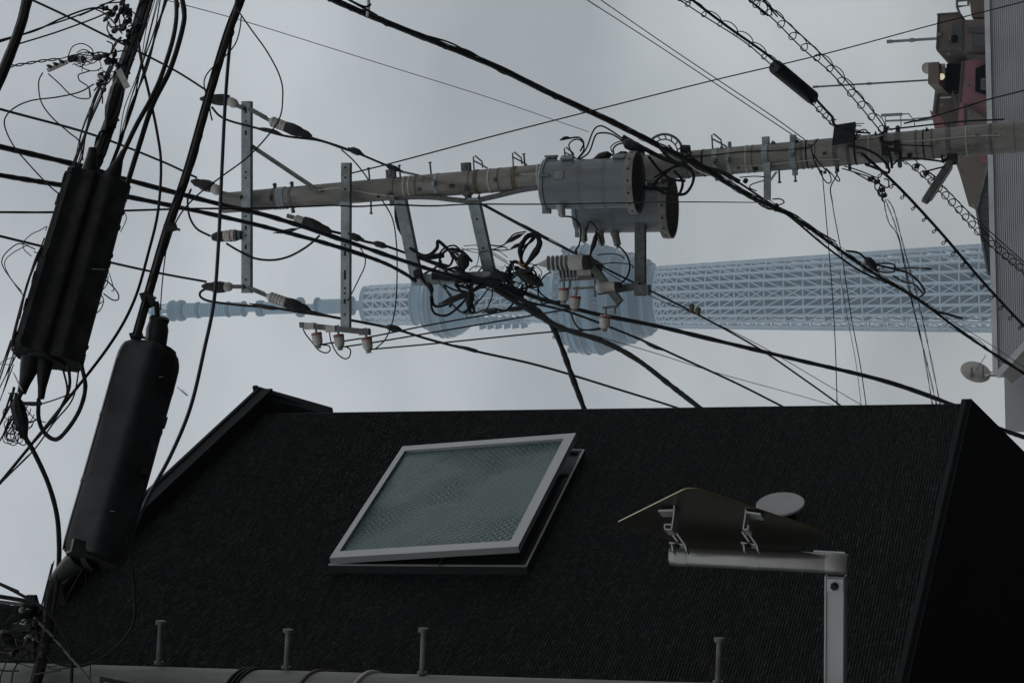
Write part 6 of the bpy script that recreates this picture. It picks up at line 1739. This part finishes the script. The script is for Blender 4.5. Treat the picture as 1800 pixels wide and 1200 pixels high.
mk('hanger_clamp', MB().box(P(262, 528, 6.8), V((.02, 0, .01)), V((0, .012, 0)), V((-.006, 0, .014))), 'rubber', sm)
for x, y in ((296, 742), (280, 785), (262, 832), (253, 858)):
    mk('latch', MB().box(P(x - 9, y, 6.6), ex * .010, ey * .03, d * .011), 'rubber', sm)
for x, y in ((283, 662), (198, 898)):
    mk('mark', MB().bar(P(x - 4, y, 6.4), P(x + 4, y, 6.4), V((0, .002, 0)), V((.0008, 0, .0015))), 'strap', sm)
cone((140, 978), (100, 1015), 6.45, 6.5, 20, 12, sm)
cone((160, 980), (150, 985), 6.45, 6.45, 22, 18, sm)

# tails below the closures
LOOPS = 'drooping cable loops below the ribbed closure'
tail = thing('cable_tails', P(70, 760, 6.5), 'bunch of drooping cable tails and loops below the ribbed closure', 'cable')
for px, w_, m_ in (([(143, 640), (150, 680), (140, 720), (118, 755), (98, 772), (78, 760), (68, 735), (68, 700)], 8, 'black'), ([(120, 640), (122, 680), (105, 720), (82, 750), (60, 775)], 6, 'black'), ([(110, 645), (118, 690), (100, 730), (76, 758)], 4, 'black'), ([(38, 688), (30, 710), (32, 740), (40, 770)], 9, 'black'), ([(25, 680), (20, 710), (28, 745), (36, 760)], 5, 'black'), ([(30, 700), (55, 712), (85, 706), (130, 690)], 2.5, 'black'), ([(20, 690), (10, 720), (0, 745), (-30, 800)], 4, 'black'), ([(30, 720), (15, 740), (5, 765), (-15, 800)], 3, 'black'), ([(68, 735), (52, 742), (38, 735)], 3, 'black'),
                  ([(140, 640), (128, 700), (95, 742), (60, 790), (20, 830), (-20, 870)], 3, 'black'), ([(35, 745), (45, 780), (30, 775), (22, 745)], 2, 'black'), ([(28, 735), (12, 765), (20, 775), (30, 752)], 1.8, 'black'), ([(15, 690), (35, 705), (60, 735), (80, 742)], 1.8, 'black')):
    cable('cable_tail', None, None, px, 6.5, 6.5, w_, m=m_, parent=tail, lump=.08 if w_ > 5 else 0)
for i in range(18):
    cx, cy = 30 + random.uniform(-14, 22), 735 + random.uniform(-25, 35)
    px = [(cx + 12 * math.cos(t_) + random.uniform(-3, 3), cy + 12 * math.sin(t_) + random.uniform(-3, 3)) for t_ in (0, 1.2, 2.4, 3.6, 4.6)]
    cable('small_loop', None, None, px, 6.48, 6.5, 1.7, parent=tail)
mk('wrap', spindle(MB(), [P(28, 690, 6.5), P(34, 725, 6.5), P(48, 775, 6.5)], 13 * SC(30, 720, 6.5)), 'rubber', tail)
mk('tag', MB().bar(P(24, 655, 6.45), P(38, 685, 6.45), V((0, .002, 0)), V((.012, 0, .01))), 'tag', tail)
mk('tag', MB().bar(P(16, 668, 6.46), P(34, 672, 6.46), V((0, .002, 0)), V((.004, 0, .018))), 'tag', tail)
mk('clamp', MB().bar(P(36, 709, 6.5), P(72, 709, 6.5), V((0, .012, 0)), V((.012, 0, 0))), 'rubber', tail)
side = thing('wire_bunch', P(40, 560, 6.6), 'bunch of thin wires and loops along the left flank of the ribbed closure', 'wire')
for px, w_ in (([(78, 418), (70, 440), (50, 490), (30, 560), (15, 620), (-5, 680)], 2.6), ([(74, 430), (60, 460), (42, 520), (28, 580), (5, 640), (-15, 700)], 2.2), ([(72, 436), (55, 480), (36, 545), (20, 610)], 3), ([(70, 445), (48, 500), (34, 560)], 3.5), ([(80, 405), (82, 398), (70, 405), (55, 412), (42, 425), (42, 438), (55, 450)], 1.6), ([(62, 438), (35, 428), (15, 440), (4, 455), (6, 470), (25, 498), (40, 518)], 2), ([(50, 430), (22, 445), (8, 462), (18, 488), (38, 512)], 1.6), ([(60, 442), (75, 450), (66, 445)], 2), ([(110, 325), (95, 380), (85, 410)], 2), ([(30, 600), (10, 660), (-10, 700)], 2), ([(26, 620), (5, 690), (-10, 730)], 1.8), ([(22, 640), (0, 640), (10, 632), (24, 628)], 1.4)):
    cable('thin_wire', None, None, px, 6.6, 6.5, w_, m=random.choice(('black', 'maroon')), parent=side)
curl = thing('wire_bunch', P(195, 520, 6.7), 'small curled wires on the right flank of the ribbed closure', 'wire')
for px, w_ in (([(185, 492), (195, 500), (207, 515), (208, 526), (198, 527), (182, 516)], 2.4), ([(190, 485), (188, 500), (178, 512)], 1.8), ([(176, 515), (182, 528), (176, 545), (163, 552), (168, 540), (180, 530)], 2), ([(192, 480), (200, 508), (196, 512)], 1.6), ([(218, 370), (222, 385), (212, 408)], 1.6)):
    cable('thin_wire', None, None, px, 6.7, 6.7, w_, parent=curl)
cable('near_cable', 'thick cable swooping from the closure tails down across the sky to the near pole', 'cable', [(42, 765), (60, 795), (85, 850), (100, 905), (104, 960), (102, 1010), (96, 1060), (85, 1110), (70, 1180), (55, 1260)], 6.5, 6.45, 9, lump=.05)
cable('near_cable', 'thickest short cable leaving the smooth closure toward the near pole', 'cable', [(100, 1012), (88, 1050), (86, 1090), (78, 1140), (60, 1210), (40, 1290)], 6.5, 6.4, 22, lump=.03)
cable('near_cable', 'slack cable hanging from the smooth closure in a long loop before the siding', 'cable', [(222, 940), (230, 985), (236, 1040), (236, 1085), (220, 1120), (180, 1155), (140, 1170), (100, 1165), (80, 1150)], 6.5, 6.35, 5.5)
cable('near_cable', 'short cable hooping over the near pole head', 'cable', [(-60, 1000), (0, 1026), (50, 1052), (85, 1075), (110, 1110), (125, 1150), (125, 1210), (120, 1280)], 6.4, 6.35, 6)
cable('near_cable', 'grey cable crossing the hoop cable over the near pole head', 'cable', [(60, 1085), (90, 1115), (120, 1150), (150, 1185), (180, 1230)], 6.38, 6.35, 5, m='greycable')
cable('near_cable', 'upper of two cables running to the near pole head from the left edge', 'cable', [(-100, 1035), (0, 1048), (45, 1056), (60, 1062)], 6.4, 6.45, 8)
cable('near_cable', 'lower of two cables running to the near pole head from the left edge', 'cable', [(-100, 1046), (0, 1057), (40, 1062)], 6.4, 6.45, 6, m='greycable')
random.seed(77)
nw = thing('wire_bunch', P(60, 1160, 6.4), 'tangle of thin wires over the near pole head', 'wire')
for px, w_ in (([(-20, 1170), (20, 1140), (60, 1128), (100, 1135)], 2.4), ([(-20, 1120), (25, 1108), (60, 1100)], 2), ([(-10, 1130), (30, 1118), (70, 1110)], 2), ([(20, 1200), (25, 1175), (45, 1150), (60, 1145)], 3), ([(0, 1150), (40, 1155), (90, 1165), (130, 1160)], 1.8), ([(-10, 1160), (30, 1165), (60, 1172), (100, 1170)], 1.6), ([(10, 1165), (0, 1195), (5, 1230)], 2.4), ([(60, 1155), (95, 1175), (160, 1165)], 1.8), ([(100, 1010), (85, 1050), (80, 1100), (75, 1140)], 3), ([(92, 990), (78, 1045), (70, 1075)], 3), ([(95, 985), (84, 1035)], 2)):
    cable('thin_wire', None, None, px, 6.35, 6.4, w_, parent=nw)
for i in range(22):
    cx, cy = random.uniform(10, 95), random.uniform(1085, 1165)
    a0_, rr = random.uniform(0, 6), random.uniform(10, 34)
    px = [(cx + rr * math.cos(a0_ + j_ * .8) + random.uniform(-5, 5), cy + rr * .7 * math.sin(a0_ + j_ * .8) + random.uniform(-5, 5)) for j_ in range(random.randint(3, 5))]
    cable('thin_wire', None, None, px, 6.33 + random.uniform(-.03, .03), 6.38, random.choice((1.5, 1.8, 2.4, 3.2)), parent=nw)
for x, y in ((38, 1072), (62, 1096), (50, 1125), (22, 1150), (74, 1150)):
    mk('connector', MB().lathe(P(x, y, 6.34), V((random.uniform(-1, 1), -.3, random.uniform(-1, 1))), [(-6 * KN, 2 * KN), (-3 * KN, 5 * KN), (4 * KN, 5 * KN), (7 * KN, 2 * KN)], 8), random.choice(('rubber', 'black', 'galvdark')), nw)
dw = thing('wire_bunch', P(155, 1100, 6.5), 'faint thin wires trailing below the smooth closure over the siding', 'wire')
for px in ([(150, 990), (152, 1040), (150, 1100), (155, 1160)], [(160, 985), (158, 1050), (160, 1110), (158, 1210)], [(165, 985), (168, 1050), (175, 1090), (170, 1125), (150, 1150), (120, 1165)], [(152, 1000), (148, 1060), (154, 1130)], [(95, 1130), (105, 1085), (120, 1045), (145, 1000)]):
    cable('thin_wire', None, None, px, 6.5, 6.4, 1.8, parent=dw)
cable('near_wire', 'tiny pale whisker wire off the flank of the smooth closure', 'wire', [(312, 680), (322, 690), (330, 695), (320, 685)], 6.6, 6.6, 1.4, m='greycable')

# loose lashing wire along the biggest cables
random.seed(31)
def wrapwire(par, px, Y0, Y1, off, w, step=9):
    pts = path(px, Y0, Y1, 10)
    q = []
    for i, p in enumerate(pts):
        k_ = (p - C0).dot(Fw) / FPX
        t = (pts[min(i + 1, len(pts) - 1)] - pts[max(i - 1, 0)]).normalized()
        a = t.orthogonal().normalized()
        b = t.cross(a)
        th = i * 2 * PI / step
        rr = off * k_ * random.uniform(.8, 1.35)
        q.append(p + (a * math.cos(th) + b * math.sin(th)) * rr)
    kk = (pts[0] - C0).dot(Fw) / FPX
    mk('lashing_wire', MB().tube(q, w / 2 * kk, 5), 'black', par)
wrapwire(bun, B, 17, 28, 4.6, 2.2)
wrapwire(bun, B[:16], 17, 26, 5.2, 1.6, 14)
wrapwire(trunk, [(290, -110), (257, 0), (240, 55), (215, 125), (200, 190), (178, 255), (160, 300)], 8.2, 6.9, 10, 3)
wrapwire(trunk, [(292, -110), (259, 0), (242, 55), (217, 125), (202, 190), (180, 255), (162, 300)], 8.2, 6.9, 11, 2.2, 13)
wrapwire(trk2, [(470, -120), (425, 0), (402, 60), (370, 165), (330, 305), (296, 402), (270, 490), (240, 595)], 8.0, 6.7, 6.4, 2.2, 17)
# ================================================================== the hazy air
hz_b = MB().box((0, 690, 330), (690, 0, 0), (0, 750, 0), (0, 0, 331.3))
hzo = bpy.data.objects.new('haze', hz_b.mesh('haze'))
COL.objects.link(hzo)
hm = bpy.data.materials.new('haze')
hm.use_nodes = True
t = hm.node_tree
t.nodes.clear()
ho = t.nodes.new('ShaderNodeOutputMaterial')
hv = t.nodes.new('ShaderNodeVolumePrincipled')
hv.inputs['Color'].default_value = (0.72, 0.88, 1.0, 1)
hv.inputs['Density'].default_value = 0.00027
hv.inputs['Anisotropy'].default_value = 0.0
t.links.new(hv.outputs[0], ho.inputs['Volume'])
hzo.data.materials.append(hm)
hzo['kind'] = 'stuff'
